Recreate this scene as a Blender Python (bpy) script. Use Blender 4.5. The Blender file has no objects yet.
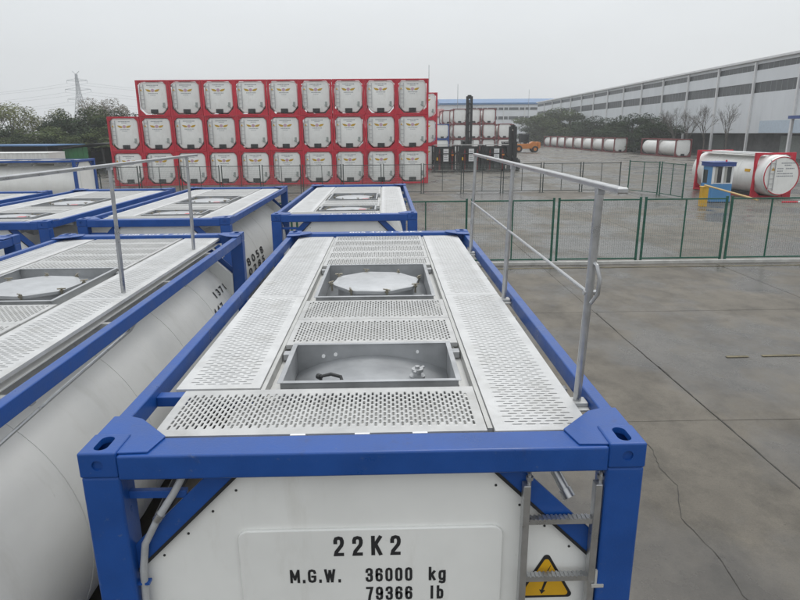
import bpy, bmesh, math, random
from mathutils import Vector, Matrix
R = math.radians
random.seed(7)
sc = bpy.context.scene
C = sc.collection

# ------------------------------------------------------------------ camera
cam_d = bpy.data.cameras.new('camera'); cam = bpy.data.objects.new('camera', cam_d); C.objects.link(cam)
cam_d.sensor_width = 36.0; cam_d.lens = 611.33 / 800 * 36.0
cam_d.clip_start = 0.05; cam_d.clip_end = 5000
YAW, PITCH, ROLL = 0.0216371, 0.2681295, -0.0080784
fw = Vector((math.sin(YAW)*math.cos(PITCH), math.cos(YAW)*math.cos(PITCH), -math.sin(PITCH)))
rt = Vector((math.cos(YAW), -math.sin(YAW), 0)); up = rt.cross(fw)
rr = rt*math.cos(ROLL) + up*math.sin(ROLL); uu = up*math.cos(ROLL) - rt*math.sin(ROLL)
m3 = Matrix((rr, uu, -fw)).transposed()
cam.matrix_world = Matrix.Translation((0.1052, -2.3489, 3.8914)) @ m3.to_4x4()
sc.camera = cam

# ------------------------------------------------------------------ overcast sky
world = bpy.data.worlds.new('World'); sc.world = world; world.use_nodes = True
nt = world.node_tree; nt.nodes.clear()
wo = nt.nodes.new('ShaderNodeOutputWorld'); bg = nt.nodes.new('ShaderNodeBackground')
sky = nt.nodes.new('ShaderNodeTexSky'); sky.sky_type = 'NISHITA'; sky.sun_disc = False
sky.sun_elevation = R(58); sky.sun_rotation = R(20); sky.dust_density = 4.0; sky.air_density = 1.5
tc = nt.nodes.new('ShaderNodeTexCoord'); sx = nt.nodes.new('ShaderNodeSeparateXYZ')
nt.links.new(tc.outputs['Generated'], sx.inputs[0])
mr = nt.nodes.new('ShaderNodeMapRange'); mr.inputs[1].default_value = 0; mr.inputs[2].default_value = 1   # overcast: zenith brighter than the horizon
mr.inputs[3].default_value = 5.9; mr.inputs[4].default_value = 13.3
nt.links.new(sx.outputs['Z'], mr.inputs[0])
cn = nt.nodes.new('ShaderNodeTexNoise'); cn.inputs['Scale'].default_value = 2.2; cn.inputs['Detail'].default_value = 4
mp = nt.nodes.new('ShaderNodeMapping'); mp.inputs['Scale'].default_value = (1, 1, 3.5)
nt.links.new(tc.outputs['Generated'], mp.inputs[0]); nt.links.new(mp.outputs[0], cn.inputs['Vector'])
cr = nt.nodes.new('ShaderNodeMapRange'); cr.inputs[1].default_value = .3; cr.inputs[2].default_value = .7
cr.inputs[3].default_value = .96; cr.inputs[4].default_value = 1.04
nt.links.new(cn.outputs[0], cr.inputs[0])
mu = nt.nodes.new('ShaderNodeMath'); mu.operation = 'MULTIPLY'
nt.links.new(mr.outputs[0], mu.inputs[0]); nt.links.new(cr.outputs[0], mu.inputs[1])
gc = nt.nodes.new('ShaderNodeVectorMath'); gc.operation = 'SCALE'; gc.inputs[0].default_value = (.965, 1.0, 1.03)
nt.links.new(mu.outputs[0], gc.inputs['Scale'])
mx = nt.nodes.new('ShaderNodeMix'); mx.data_type = 'RGBA'; mx.inputs[0].default_value = .94
nt.links.new(sky.outputs[0], mx.inputs[6]); nt.links.new(gc.outputs[0], mx.inputs[7])
nt.links.new(mx.outputs[2], bg.inputs[0]); bg.inputs[1].default_value = .1
nt.links.new(bg.outputs[0], wo.inputs[0])
sun_d = bpy.data.lights.new('sun', 'SUN'); sun_d.energy = .7; sun_d.angle = R(25); sun_d.color = (1, .97, .93)
sun = bpy.data.objects.new('sun', sun_d); C.objects.link(sun); sun.location = (0, 0, 60)
sun.rotation_euler = (R(32), 0, R(160))
sc.view_settings.view_transform = 'Standard'; sc.view_settings.look = 'None'
sc.view_settings.exposure = 0.22; sc.view_settings.gamma = 1; sc.view_settings.use_curve_mapping = False
sc.cycles.volume_bounces = 1; sc.cycles.max_bounces = 8

# ------------------------------------------------------------------ materials
MATS = {}
def mat(name, col, rough=.5, metal=0.0, var=.12, scale=3.0, col2=None, bump=0.0, bscale=60, coords='Object', spec=.5, rvar=0.0, stretch=None, wear=None, ovar=0.0):
    m = bpy.data.materials.new(name); m.use_nodes = True
    t = m.node_tree; b = t.nodes['Principled BSDF']
    b.inputs['Roughness'].default_value = rough; b.inputs['Metallic'].default_value = metal
    b.inputs['Specular IOR Level'].default_value = spec
    if col2 is None: col2 = tuple(c*(1-2.2*var) for c in col)
    co = t.nodes.new('ShaderNodeTexCoord')
    src = co.outputs['Object']
    if coords == 'World':
        ge = t.nodes.new('ShaderNodeNewGeometry'); src = ge.outputs['Position']
    else:
        oi = t.nodes.new('ShaderNodeObjectInfo'); ad = t.nodes.new('ShaderNodeVectorMath'); ad.operation = 'MULTIPLY_ADD'
        cb = t.nodes.new('ShaderNodeCombineXYZ')
        for k in range(3): t.links.new(oi.outputs['Random'], cb.inputs[k])
        t.links.new(cb.outputs[0], ad.inputs[0]); ad.inputs[1].default_value = (37, 53, 71); t.links.new(src, ad.inputs[2]); src = ad.outputs[0]
    if stretch:
        ms = t.nodes.new('ShaderNodeMapping'); ms.inputs['Scale'].default_value = stretch; t.links.new(src, ms.inputs[0]); src2 = ms.outputs[0]
    else: src2 = src
    n = t.nodes.new('ShaderNodeTexNoise'); n.inputs['Scale'].default_value = scale; n.inputs['Detail'].default_value = 6; n.inputs['Roughness'].default_value = .62
    t.links.new(src2, n.inputs['Vector'])
    rp = t.nodes.new('ShaderNodeValToRGB'); rp.color_ramp.elements[0].position = .34; rp.color_ramp.elements[1].position = .64
    rp.color_ramp.elements[0].color = (*col2, 1); rp.color_ramp.elements[1].color = (*col, 1)
    t.links.new(n.outputs[0], rp.inputs[0]); out = rp.outputs[0]
    for (wc, ws, lo, hi, amt, wst) in (wear or ()):     # stains, scuffs and chips with a shape of their own
        wm = t.nodes.new('ShaderNodeMapping'); wm.inputs['Scale'].default_value = wst; wm.inputs['Location'].default_value = (ws, ws*.3, 0); t.links.new(src, wm.inputs[0])
        wn = t.nodes.new('ShaderNodeTexNoise'); wn.inputs['Scale'].default_value = ws; wn.inputs['Detail'].default_value = 7; wn.inputs['Roughness'].default_value = .7; t.links.new(wm.outputs[0], wn.inputs['Vector'])
        wr = t.nodes.new('ShaderNodeMapRange'); wr.inputs[1].default_value = lo; wr.inputs[2].default_value = hi; wr.inputs[4].default_value = amt; t.links.new(wn.outputs[0], wr.inputs[0])
        wx_ = t.nodes.new('ShaderNodeMix'); wx_.data_type = 'RGBA'; t.links.new(wr.outputs[0], wx_.inputs[0]); t.links.new(out, wx_.inputs[6]); wx_.inputs[7].default_value = (*wc, 1); out = wx_.outputs[2]
    if ovar and coords != 'World':
        om = t.nodes.new('ShaderNodeMapRange'); om.inputs[3].default_value = 1-ovar; om.inputs[4].default_value = 1+ovar*.4; t.links.new(oi.outputs['Random'], om.inputs[0])
        ov = t.nodes.new('ShaderNodeVectorMath'); ov.operation = 'SCALE'; t.links.new(out, ov.inputs[0]); t.links.new(om.outputs[0], ov.inputs['Scale']); out = ov.outputs[0]
    t.links.new(out, b.inputs['Base Color'])
    if rvar:
        q = t.nodes.new('ShaderNodeMapRange'); q.inputs[3].default_value = rough-rvar; q.inputs[4].default_value = rough+rvar
        q.inputs[1].default_value = .3; q.inputs[2].default_value = .7
        t.links.new(n.outputs[0], q.inputs[0]); t.links.new(q.outputs[0], b.inputs['Roughness'])
    if bump:
        n2 = t.nodes.new('ShaderNodeTexNoise'); n2.inputs['Scale'].default_value = bscale; n2.inputs['Detail'].default_value = 4
        t.links.new(src, n2.inputs['Vector']); bp = t.nodes.new('ShaderNodeBump'); bp.inputs['Strength'].default_value = bump; bp.inputs['Distance'].default_value = .02
        t.links.new(n2.outputs[0], bp.inputs['Height']); t.links.new(bp.outputs[0], b.inputs['Normal'])
    MATS[name] = m
    return m
mat('blue_paint', (.008, .070, .30), .36, var=.07, scale=5, bump=.06, bscale=90, rvar=.10, wear=(((.10, .14, .24), 26, .63, .70, .55, (1, 1, 1)), ((.035, .035, .05), 7, .60, .74, .45, (1, 1, .5)), ((.10, .05, .03), 55, .72, .76, .7, (1, 1, 1))))
mat('white_clad', (.77, .765, .735), .40, var=.05, scale=1.6, rvar=.07, bump=.10, bscale=2.2, stretch=(1.5, .6, 1), ovar=.07, wear=(((.45, .43, .37), 2.2, .54, .78, .32, (1, 2.2, .5)), ((.30, .28, .24), 14, .66, .76, .35, (1, 1, .25))))
mat('white_panel', (.83, .83, .80), .42, var=.03, scale=2.5, ovar=.08, wear=(((.52, .50, .44), 3.0, .54, .78, .4, (1.6, 1, .4)), ((.28, .26, .22), 22, .68, .76, .35, (1, 1, .4))))
mat('walk_alu', (.60, .60, .595), .55, metal=.15, var=.07, scale=6, rvar=.1, ovar=.05, wear=(((.36, .35, .32), 3.5, .52, .75, .5, (1, 1, 1)), ((.22, .21, .19), 30, .66, .74, .4, (1, 1, 1))))
mat('plate_grey', (.52, .52, .51), .5, metal=.3, var=.08, scale=6, rvar=.1, ovar=.08, wear=(((.30, .29, .26), 4, .52, .75, .5, (1, 1, 1)),))
mat('deck_alu', (.52, .52, .50), .5, metal=.3, var=.08, scale=5)
mat('steel_box', (.44, .45, .46), .40, metal=.5, var=.10, scale=5, rvar=.12)
mat('floor_steel', (.36, .37, .38), .42, metal=.5, var=.12, scale=4, rvar=.1)
mat('lid_steel', (.50, .51, .52), .38, metal=.5, var=.08, scale=7)
mat('galv', (.50, .505, .51), .34, metal=.85, var=.08, scale=12, rvar=.1)
mat('brass', (.32, .295, .235), .45, metal=.7, var=.1, scale=20)
mat('black_rubber', (.015, .015, .016), .6, var=.1)
mat('hose_grey', (.42, .43, .44), .35, var=.08, scale=20)
mat('ink', (.018, .018, .02), .55, var=.05)
mat('white_ink', (.8, .8, .8), .5, var=.03)
mat('sign_yellow', (.72, .40, .015), .4, var=.05, scale=8)
mat('red_paint', (.56, .012, .036), .45, var=.10, scale=3, ovar=.14, wear=(((.20, .03, .03), 6, .55, .72, .5, (1, 1, .4)),))
mat('maroon_paint', (.22, .05, .05), .6, var=.12, scale=3)
mat('red_mark', (.55, .03, .05), .5, var=.05)
mat('emblem_gold', (.55, .34, .02), .5, var=.05)
mat('emblem_pink', (.55, .36, .45), .5, var=.05)
mat('grey_ink', (.30, .31, .33), .6, var=.05)
mat('dark_fitting', (.035, .036, .036), .6, var=.15, scale=8)
mat('green_fence', (.012, .10, .065), .5, var=.1, scale=5)
mat('dark_fence', (.055, .07, .065), .55, var=.1, scale=5)
mat('wire_grey', (.36, .39, .37), .5, metal=.3, var=.1, scale=5)
mat('shed_green', (.03, .17, .055), .6, var=.15, scale=1.5)
mat('shed_dark', (.05, .052, .05), .75, var=.2, scale=1)
mat('sheet_blue', (.055, .16, .34), .5, var=.10, scale=.6)
mat('booth_blue', (.075, .25, .50), .45, var=.06, scale=2)
mat('booth_navy', (.03, .07, .26), .45, var=.06, scale=2)
mat('frame_white', (.75, .76, .76), .4, var=.03)
mat('glass_dark', (.05, .06, .065), .12, var=.1, scale=1)
mat('wall_light', (.68, .70, .72), .6, var=.05, scale=.25, stretch=(1, 1, .35))
mat('wall_strip', (.065, .07, .075), .35, var=.12, scale=.4)
mat('wall_cap', (.68, .68, .68), .5, var=.04)
mat('wall_dark', (.21, .21, .21), .8, var=.2, scale=.5)
mat('orange_paint', (.62, .20, .02), .45, var=.06)
mat('yellow_paint', (.66, .38, .02), .45, var=.08, scale=4)
mat('tyre', (.02, .02, .02), .8, var=.1)
mat('bark', (.09, .072, .055), .9, var=.15, scale=8, bump=.3, bscale=30)
mat('bark_grey', (.13, .115, .10), .9, var=.15, scale=8)
mat('leaf_dark', (.045, .070, .028), .8, var=.22, scale=.7, spec=.12, ovar=.2)
mat('leaf_mid', (.088, .115, .040), .8, var=.2, scale=.7, spec=.12, ovar=.25)
mat('leaf_pale', (.22, .235, .095), .8, var=.15, scale=.7, spec=.12, ovar=.2)
mat('leaf_bare', (.22, .20, .15), .8, var=.12, scale=.7)
mat('pale_sheet', (.50, .58, .66), .5, var=.05)
mat('curtain', (.45, .45, .42), .6, var=.2, scale=9, stretch=(6, 6, .3))
mat('pylon_steel', (.30, .32, .34), .6, var=.05)
mat('kerb_conc', (.50, .49, .46), .8, var=.12, scale=3, bump=.2, coords='World')
mat('line_yellow', (.185, .155, .085), .7, var=.30, scale=4, coords='World')
mat('crack_fill', (.055, .05, .043), .8, var=.2, scale=9, coords='World')
mat('arm_beige', (.60, .42, .17), .5, var=.08)
mat('earth', (.10, .10, .065), .9, var=.2, scale=.1, coords='World')

def ground_material():
    m = bpy.data.materials.new('wet_concrete'); m.use_nodes = True; t = m.node_tree; b = t.nodes['Principled BSDF']
    g = t.nodes.new('ShaderNodeNewGeometry'); P = g.outputs['Position']
    def noise(s, d, rough=.6, st=None, off=0):
        n = t.nodes.new('ShaderNodeTexNoise'); n.inputs['Scale'].default_value = s; n.inputs['Detail'].default_value = d; n.inputs['Roughness'].default_value = rough
        mp = t.nodes.new('ShaderNodeMapping'); mp.inputs['Scale'].default_value = st or (1, 1, 1); mp.inputs['Location'].default_value = (off, off*.7, 0)
        t.links.new(P, mp.inputs[0]); t.links.new(mp.outputs[0], n.inputs['Vector']); return n.outputs[0]
    def ramp(v, p0, c0, p1, c1):
        r = t.nodes.new('ShaderNodeValToRGB'); r.color_ramp.elements[0].position = p0; r.color_ramp.elements[1].position = p1
        r.color_ramp.elements[0].color = (*c0, 1); r.color_ramp.elements[1].color = (*c1, 1); t.links.new(v, r.inputs[0]); return r.outputs[0]
    def mix(f, a, c, mode='MIX'):
        x = t.nodes.new('ShaderNodeMix'); x.data_type = 'RGBA'; x.blend_type = mode
        if isinstance(f, float): x.inputs[0].default_value = f
        else: t.links.new(f, x.inputs[0])
        for s, v in ((6, a), (7, c)):
            if isinstance(v, tuple): x.inputs[s].default_value = (*v, 1)
            else: t.links.new(v, x.inputs[s])
        return x.outputs[2]
    dry = ramp(noise(.26, 9, .60, (1, .8, 1), 33), .46, (0, 0, 0), .55, (1, 1, 1))       # dry, paler areas
    tone = ramp(noise(.9, 6, .65, (1, .6, 1), 3), .35, (.80, .79, .78), .68, (1.18, 1.17, 1.15))
    dm = t.nodes.new('ShaderNodeMath'); dm.operation = 'MULTIPLY'; dm.inputs[1].default_value = .8; t.links.new(dry, dm.inputs[0])
    c = mix(dm.outputs[0], (.086, .078, .066), (.160, .143, .116)); c = mix(1.0, c, tone, 'MULTIPLY')
    oi = t.nodes.new('ShaderNodeObjectInfo'); om = t.nodes.new('ShaderNodeMapRange'); om.inputs[3].default_value = .90; om.inputs[4].default_value = 1.08; t.links.new(oi.outputs['Random'], om.inputs[0])
    c = mix(1.0, c, om.outputs[0], 'MULTIPLY')
    st = ramp(noise(1.6, 8, .7, (1, .8, 1), 9), .34, (.50, .50, .50), .56, (1, 1, 1)); c = mix(.75, c, st, 'MULTIPLY')
    fine = ramp(noise(55, 3, .6), .3, (.86, .86, .86), .7, (1.08, 1.08, 1.08)); c = mix(1.0, c, fine, 'MULTIPLY')
    tyre = ramp(noise(.5, 4, .6, (1, .06, 1), 5), .60, (1, 1, 1), .72, (.72, .72, .72)); c = mix(.8, c, tyre, 'MULTIPLY')
    spk = ramp(noise(9, 5, .75, None, 13), .30, (.45, .43, .40), .36, (1, 1, 1)); c = mix(.8, c, spk, 'MULTIPLY')
    t.links.new(c, b.inputs['Base Color'])
    q = t.nodes.new('ShaderNodeMapRange'); q.inputs[1].default_value = .0; q.inputs[2].default_value = 1.0; q.inputs[3].default_value = .27; q.inputs[4].default_value = .72
    t.links.new(dry, q.inputs[0]); t.links.new(q.outputs[0], b.inputs['Roughness'])
    b.inputs['Specular IOR Level'].default_value = .45
    bp = t.nodes.new('ShaderNodeBump'); bp.inputs['Strength'].default_value = .12; bp.inputs['Distance'].default_value = .008
    t.links.new(noise(35, 5, .7), bp.inputs['Height']); t.links.new(bp.outputs[0], b.inputs['Normal'])
    MATS['wet_concrete'] = m
ground_material()

# ------------------------------------------------------------------ mesh helpers
class MB:
    def __init__(s): s.v = []; s.f = []
    def box(s, x0, x1, y0, y1, z0, z1):
        i = len(s.v)
        s.v += [(x0,y0,z0),(x1,y0,z0),(x1,y1,z0),(x0,y1,z0),(x0,y0,z1),(x1,y0,z1),(x1,y1,z1),(x0,y1,z1)]
        s.f += [(i,i+3,i+2,i+1),(i+4,i+5,i+6,i+7),(i,i+1,i+5,i+4),(i+1,i+2,i+6,i+5),(i+2,i+3,i+7,i+6),(i+3,i,i+4,i+7)]
        return s
    def prism(s, poly, axis, a0, a1):
        """poly of 2D points in the two other axes (x,y / x,z / y,z), swept along axis"""
        def pt(p, a): return {'z': (p[0],p[1],a), 'y': (p[0],a,p[1]), 'x': (a,p[0],p[1])}[axis]
        n = len(poly); i = len(s.v)
        s.v += [pt(p, a0) for p in poly] + [pt(p, a1) for p in poly]
        s.f += [tuple(range(i, i+n))[::-1], tuple(range(i+n, i+2*n))]
        s.f += [(i+k, i+(k+1) % n, i+n+(k+1) % n, i+n+k) for k in range(n)]
        return s
    def tube(s, pts, r, n=8, r1=None, cap=True):
        pts = [Vector(p) for p in pts]; m = len(pts); i = len(s.v)
        u = None
        for k, p in enumerate(pts):
            d = (pts[min(k+1, m-1)] - pts[max(k-1, 0)]).normalized()
            if u is None: u = d.cross(Vector((0,0,1)) if abs(d.z) < .9 else Vector((1,0,0))).normalized()
            else: u = (u - d*u.dot(d)).normalized()
            w = d.cross(u)
            q = r if r1 is None else r + (r1-r)*k/max(1, m-1)
            for j in range(n):
                t = 2*math.pi*(j+.5)/n; s.v.append(tuple(p + u*(q*math.cos(t)) + w*(q*math.sin(t))))
        for k in range(m-1):
            for j in range(n):
                s.f.append((i+k*n+j, i+k*n+(j+1) % n, i+(k+1)*n+(j+1) % n, i+(k+1)*n+j))
        if cap: s.f += [tuple(i+j for j in range(n))[::-1], tuple(i+(m-1)*n+j for j in range(n))]
        return s
    def lathe(s, prof, axis='y', c=(0,0,0), n=48):
        """prof: list of (a, r) along the axis"""
        i = len(s.v)
        for a, r in prof:
            for j in range(n):
                t = 2*math.pi*j/n; x, z = r*math.cos(t), r*math.sin(t)
                s.v.append({'y': (c[0]+x, c[1]+a, c[2]+z), 'z': (c[0]+x, c[1]+z, c[2]+a), 'x': (c[0]+a, c[1]+x, c[2]+z)}[axis])
        for k in range(len(prof)-1):
            for j in range(n):
                s.f.append((i+k*n+j, i+k*n+(j+1) % n, i+(k+1)*n+(j+1) % n, i+(k+1)*n+j))
        s.f += [tuple(i+j for j in range(n)), tuple(i+(len(prof)-1)*n+j for j in range(n))]
        return s
    def mesh(s, name, material, bevel=0, seg=2, smooth=False):
        me = bpy.data.meshes.new(name); me.from_pydata(s.v, [], s.f); 
        bm = bmesh.new(); bm.from_mesh(me)
        bmesh.ops.recalc_face_normals(bm, faces=bm.faces)
        if bevel:
            ed = [e for e in bm.edges if len(e.link_faces) == 2 and e.calc_face_angle() > .4]
            bmesh.ops.bevel(bm, geom=ed, offset=bevel, segments=seg, profile=.5, affect='EDGES', clamp_overlap=True)
        if smooth:
            for f in bm.faces: f.smooth = True
            for e in bm.edges:
                if len(e.link_faces) == 2 and e.calc_face_angle() > .6: e.smooth = False
        bm.to_mesh(me); bm.free(); me.materials.append(MATS[material])
        return me

CACHE = {}
def cached(key, fn):
    if key not in CACHE: CACHE[key] = fn()
    return CACHE[key]
def link(name, data, parent=None, loc=(0,0,0), rot=(0,0,0), scale=(1,1,1)):
    o = bpy.data.objects.new(name, data); C.objects.link(o)
    o.parent = parent; o.location = loc; o.rotation_euler = rot; o.scale = scale
    return o
def thing(name, label, cat, loc=(0,0,0), rz=0, group=None, data=None):
    o = link(name, data, None, loc, (0,0,rz)); o['label'] = label; o['category'] = cat
    if group: o['group'] = group
    return o
def structure(name, data, parent=None, loc=(0,0,0)):
    o = link(name, data, parent, loc); o['kind'] = 'structure'; return o

def text_mesh(key, body, material, w=None, h=None, offset=.012, spacing=1.0, extrude=.001):
    """lettering standing in the xz plane, facing -y, lower left at the origin, fitted to w x h"""
    def mk():
        cu = bpy.data.curves.new('t', 'FONT'); cu.body = body; cu.size = 1; cu.offset = offset; cu.space_character = spacing; cu.resolution_u = 3
        o = bpy.data.objects.new('t', cu); C.objects.link(o); bpy.context.view_layer.update()
        me = bpy.data.meshes.new_from_object(o.evaluated_get(bpy.context.evaluated_depsgraph_get()))
        bpy.data.objects.remove(o); bpy.data.curves.remove(cu)
        xs = [v.co.x for v in me.vertices]; ys = [v.co.y for v in me.vertices]
        x0, x1, y0, y1 = min(xs), max(xs), min(ys), max(ys)
        if any(c in body for c in 'gpqy'):   # keep the baseline for letters with tails
            y0, y1 = 0.0, 0.72
        sx_ = w/(x1-x0); sz_ = h/(y1-y0)
        for v in me.vertices: v.co = ((v.co.x-x0)*sx_, 0, (v.co.y-y0)*sz_)
        me.name = key; me.materials.clear(); me.materials.append(MATS[material])
        return me
    return cached(('txt', key), mk)

GLYPH = {
 '0': (1, [[(0,.2),(0,.8),(.13,.95),(.5,1),(.87,.95),(1,.8),(1,.2),(.87,.05),(.5,0),(.13,.05),(0,.2)]]),
 '2': (1, [[(0,.72),(0,.84),(.13,.96),(.5,1),(.87,.96),(1,.83),(1,.68),(.9,.54),(.12,.16),(.02,0),(1,0)]]),
 '3': (1, [[(0,.78),(.06,.93),(.35,1),(.7,1),(.95,.93),(1,.78),(1,.66),(.88,.56),(.42,.53)], [(.42,.53),(.88,.49),(1,.38),(1,.2),(.95,.07),(.7,0),(.3,0),(.05,.07),(0,.22)]]),
 '6': (1, [[(1,.78),(.9,.94),(.5,1),(.13,.95),(0,.8),(0,.2),(.13,.05),(.5,0),(.87,.05),(1,.2),(1,.4),(.87,.53),(.5,.57),(.13,.52),(0,.42)]]),
 '9': (1, [[(0,.22),(.1,.06),(.5,0),(.87,.05),(1,.2),(1,.8),(.87,.95),(.5,1),(.13,.95),(0,.8),(0,.6),(.13,.47),(.5,.43),(.87,.48),(1,.58)]]),
 '7': (1, [[(0,1),(1,1),(.78,.66),(.55,.33),(.42,0)]]),
 'K': (1.05, [[(0,0),(0,1)], [(1,1),(.05,.40)], [(.34,.60),(1.02,0)]]),
 'M': (1.25, [[(0,0),(0,1)], [(1,0),(1,1)], [(.03,.97),(.5,.25)], [(.97,.97),(.5,.25)]]),
 'G': (1, [[(1,.78),(.9,.94),(.5,1),(.13,.95),(0,.8),(0,.2),(.13,.05),(.5,0),(.87,.05),(1,.2),(1,.45),(.55,.45)]]),
 'W': (1.5, [[(0,1),(.25,0)], [(.25,0),(.5,.92)], [(.5,.92),(.75,0)], [(.75,0),(1,1)]]),
 'k': (.95, [[(0,0),(0,1)], [(.95,.68),(.05,.28)], [(.36,.44),(1,0)]]),
 'g': (1, [[(1,.70),(1,-.12),(.87,-.24),(.5,-.28),(.08,-.22)], [(1,.55),(.87,.66),(.5,.70),(.13,.66),(0,.52),(0,.2),(.13,.05),(.5,0),(.87,.05),(1,.18)]]),
 'l': (.12, [[(.5,0),(.5,1)]]),
 'b': (1, [[(0,0),(0,1)], [(0,.55),(.13,.66),(.5,.70),(.87,.66),(1,.52),(1,.2),(.87,.05),(.5,0),(.13,.05),(0,.18)]]),
 '.': (.12, [[(.5,-.03),(.5,.09)]])}
def stroke_text(key, body, material, w, h, gap=.55, st=.16):
    """condensed block lettering in the xz plane, fitted to w x h, stroke st of the height"""
    def mk():
        adv = [GLYPH[c][0] for c in body]; tot = sum(adv)+gap*(len(body)-1)
        s_ = st*h; cell = (w-s_*len(body))/(tot) if tot else w; m = MB(); x = s_/2
        gp = cell*gap
        for c, a in zip(body, adv):
            gw = a*cell; n = 0
            for pl in GLYPH[c][1]:
                pts = [Vector((x+px*gw, s_/2+pz*(h-s_))) for px, pz in pl]
                closed = (pts[0]-pts[-1]).length < 1e-6
                yy = -.0002*n; n += 1; i = len(m.v)
                for k, p in enumerate(pts):
                    a0 = pts[k-1] if k else (pts[-2] if closed else p); a1 = pts[k+1] if k < len(pts)-1 else (pts[1] if closed else p)
                    d0 = (p-a0).normalized() if (p-a0).length > 1e-6 else (a1-p).normalized(); d1 = (a1-p).normalized() if (a1-p).length > 1e-6 else d0
                    t = (d0+d1).normalized() if (d0+d1).length > 1e-3 else d0
                    nn = Vector((-t.y, t.x)); q = s_/2/max(.55, abs(nn.dot(Vector((-d0.y, d0.x)))))
                    e = Vector((0,0))
                    if not closed and k == 0: e = -d1*s_*.45
                    if not closed and k == len(pts)-1: e = d0*s_*.45
                    for sg in (1, -1): v = p+e+nn*q*sg; m.v.append((v.x, yy, v.y))
                    if k: m.f.append((i+2*k-2, i+2*k-1, i+2*k+1, i+2*k))
            x += gw+s_+gp
        me = bpy.data.meshes.new(key); me.from_pydata(m.v, [], m.f); me.materials.append(MATS[material]); return me
    return cached(('stk', key), mk)
def boolean_diff(base, cutters, name, material):
    tmp = []
    bo = bpy.data.objects.new('b', base); C.objects.link(bo); tmp.append(bo)
    for cme in cutters:
        co = bpy.data.objects.new('c', cme); C.objects.link(co); tmp.append(co)
        md = bo.modifiers.new('m', 'BOOLEAN'); md.operation = 'DIFFERENCE'; md.solver = 'EXACT'; md.object = co
    bpy.context.view_layer.update()
    me = bpy.data.meshes.new_from_object(bo.evaluated_get(bpy.context.evaluated_depsgraph_get()))
    for o in tmp: bpy.data.objects.remove(o)
    me.name = name; me.materials.clear(); me.materials.append(MATS[material])
    for f in me.polygons: f.material_index = 0
    return me

def perf_plate(lu, lv, margin=.032, pu=.0215, pv=.054, su=.0058, sv=.0205, th=.028, t=.003, lip=.002, mt='plate_grey'):
    """perforated plate: length lu along local x, width lv along local y, slots lie across the length; top at z=0, folded flange"""
    m = MB(); v, f = m.v, m.f
    nu = int((lu-2*margin)/pu); nv = int((lv-2*margin)/pv - .5)
    u0 = (lu-nu*pu)/2; v0 = (lv-(nv+.5)*pv)/2
    def quad(x0, x1, y0, y1):
        if x1-x0 < 1e-6 or y1-y0 < 1e-6: return
        i = len(v); v.extend([(x0,y0,0),(x1,y0,0),(x1,y1,0),(x0,y1,0)]); f.append((i,i+1,i+2,i+3))
    quad(0, u0, 0, lv); quad(lu-u0, lu, 0, lv); quad(u0, lu-u0, 0, v0); quad(u0, lu-u0, lv-v0, lv)
    hp = [(-su*.6,-sv),(su*.6,-sv),(su,-sv*.7),(su,sv*.7),(su*.6,sv),(-su*.6,sv),(-su,sv*.7),(-su,-sv*.7)]
    for a in range(nu):
        xa = u0+a*pu; off = pv/2 if a % 2 else 0
        if off: quad(xa, xa+pu, v0, v0+off)
        else: quad(xa, xa+pu, v0+nv*pv, v0+(nv+.5)*pv)
        for b in range(nv):
            ya = v0+off+b*pv; cx, cy = xa+pu/2, ya+pv/2; i = len(v)
            v.extend([(xa,ya,0),(xa+pu,ya,0),(xa+pu,ya+pv,0),(xa,ya+pv,0)])
            v.extend([(cx+p[0], cy+p[1], lip) for p in hp]); v.extend([(cx+p[0], cy+p[1], -t) for p in hp])
            h = i+4; g = i+12
            for k in range(4):
                c0, c1 = i+k, i+(k+1) % 4
                f.append((c0, c1, h+2*k+1, h+2*k)); f.append((c1, h+(2*k+2) % 8, h+2*k+1))
            for k in range(8): f.append((h+k, h+(k+1) % 8, g+(k+1) % 8, g+k))
    for (x0, y0, x1, y1) in ((0,0,lu,0), (lu,0,lu,lv), (lu,lv,0,lv), (0,lv,0,0)):
        i = len(v); v.extend([(x0,y0,0),(x1,y1,0),(x1,y1,-th),(x0,y0,-th)]); f.append((i,i+3,i+2,i+1))
    me = bpy.data.meshes.new('walkway_plate'); me.from_pydata(v, [], f); me.materials.append(MATS[mt])
    return me
def plate(name, lu, lv, parent, loc, along):
    kw = dict(pu=.029, pv=.066, su=.0052, sv=.0240, lip=.003, mt='walk_alu') if along == 'y' else {}
    me = cached(('perf', round(lu,3), round(lv,3)), lambda: perf_plate(lu, lv, **kw))
    if along == 'x': return link(name, me, parent, loc)
    return link(name, me, parent, (loc[0]+lv, loc[1], loc[2]), (0,0,R(90)))

# ================================================================== THE SETTING
me = bpy.data.meshes.new('ground'); S = 900
me.from_pydata([(-S,-60,-.012),(S,-60,-.012),(S,S,-.012),(-S,S,-.012)], [], [(0,1,2,3)]); me.materials.append(MATS['wet_concrete'])
ground = structure('ground', me)
SL = 5.29; JG = .011
def slab_mesh():
    m = MB().box(JG/2, SL-JG/2, JG/2, SL-JG/2, -.03, 0); return m.mesh('concrete_slab', 'wet_concrete', bevel=.003, seg=1)
slab_me = slab_mesh()
for i in range(-6, 9):
    for j in range(-2, 11):
        link('concrete_slab', slab_me, ground, (4.70+i*SL, 5.285+(j-1)*SL, random.uniform(-.003, .003)))
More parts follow.
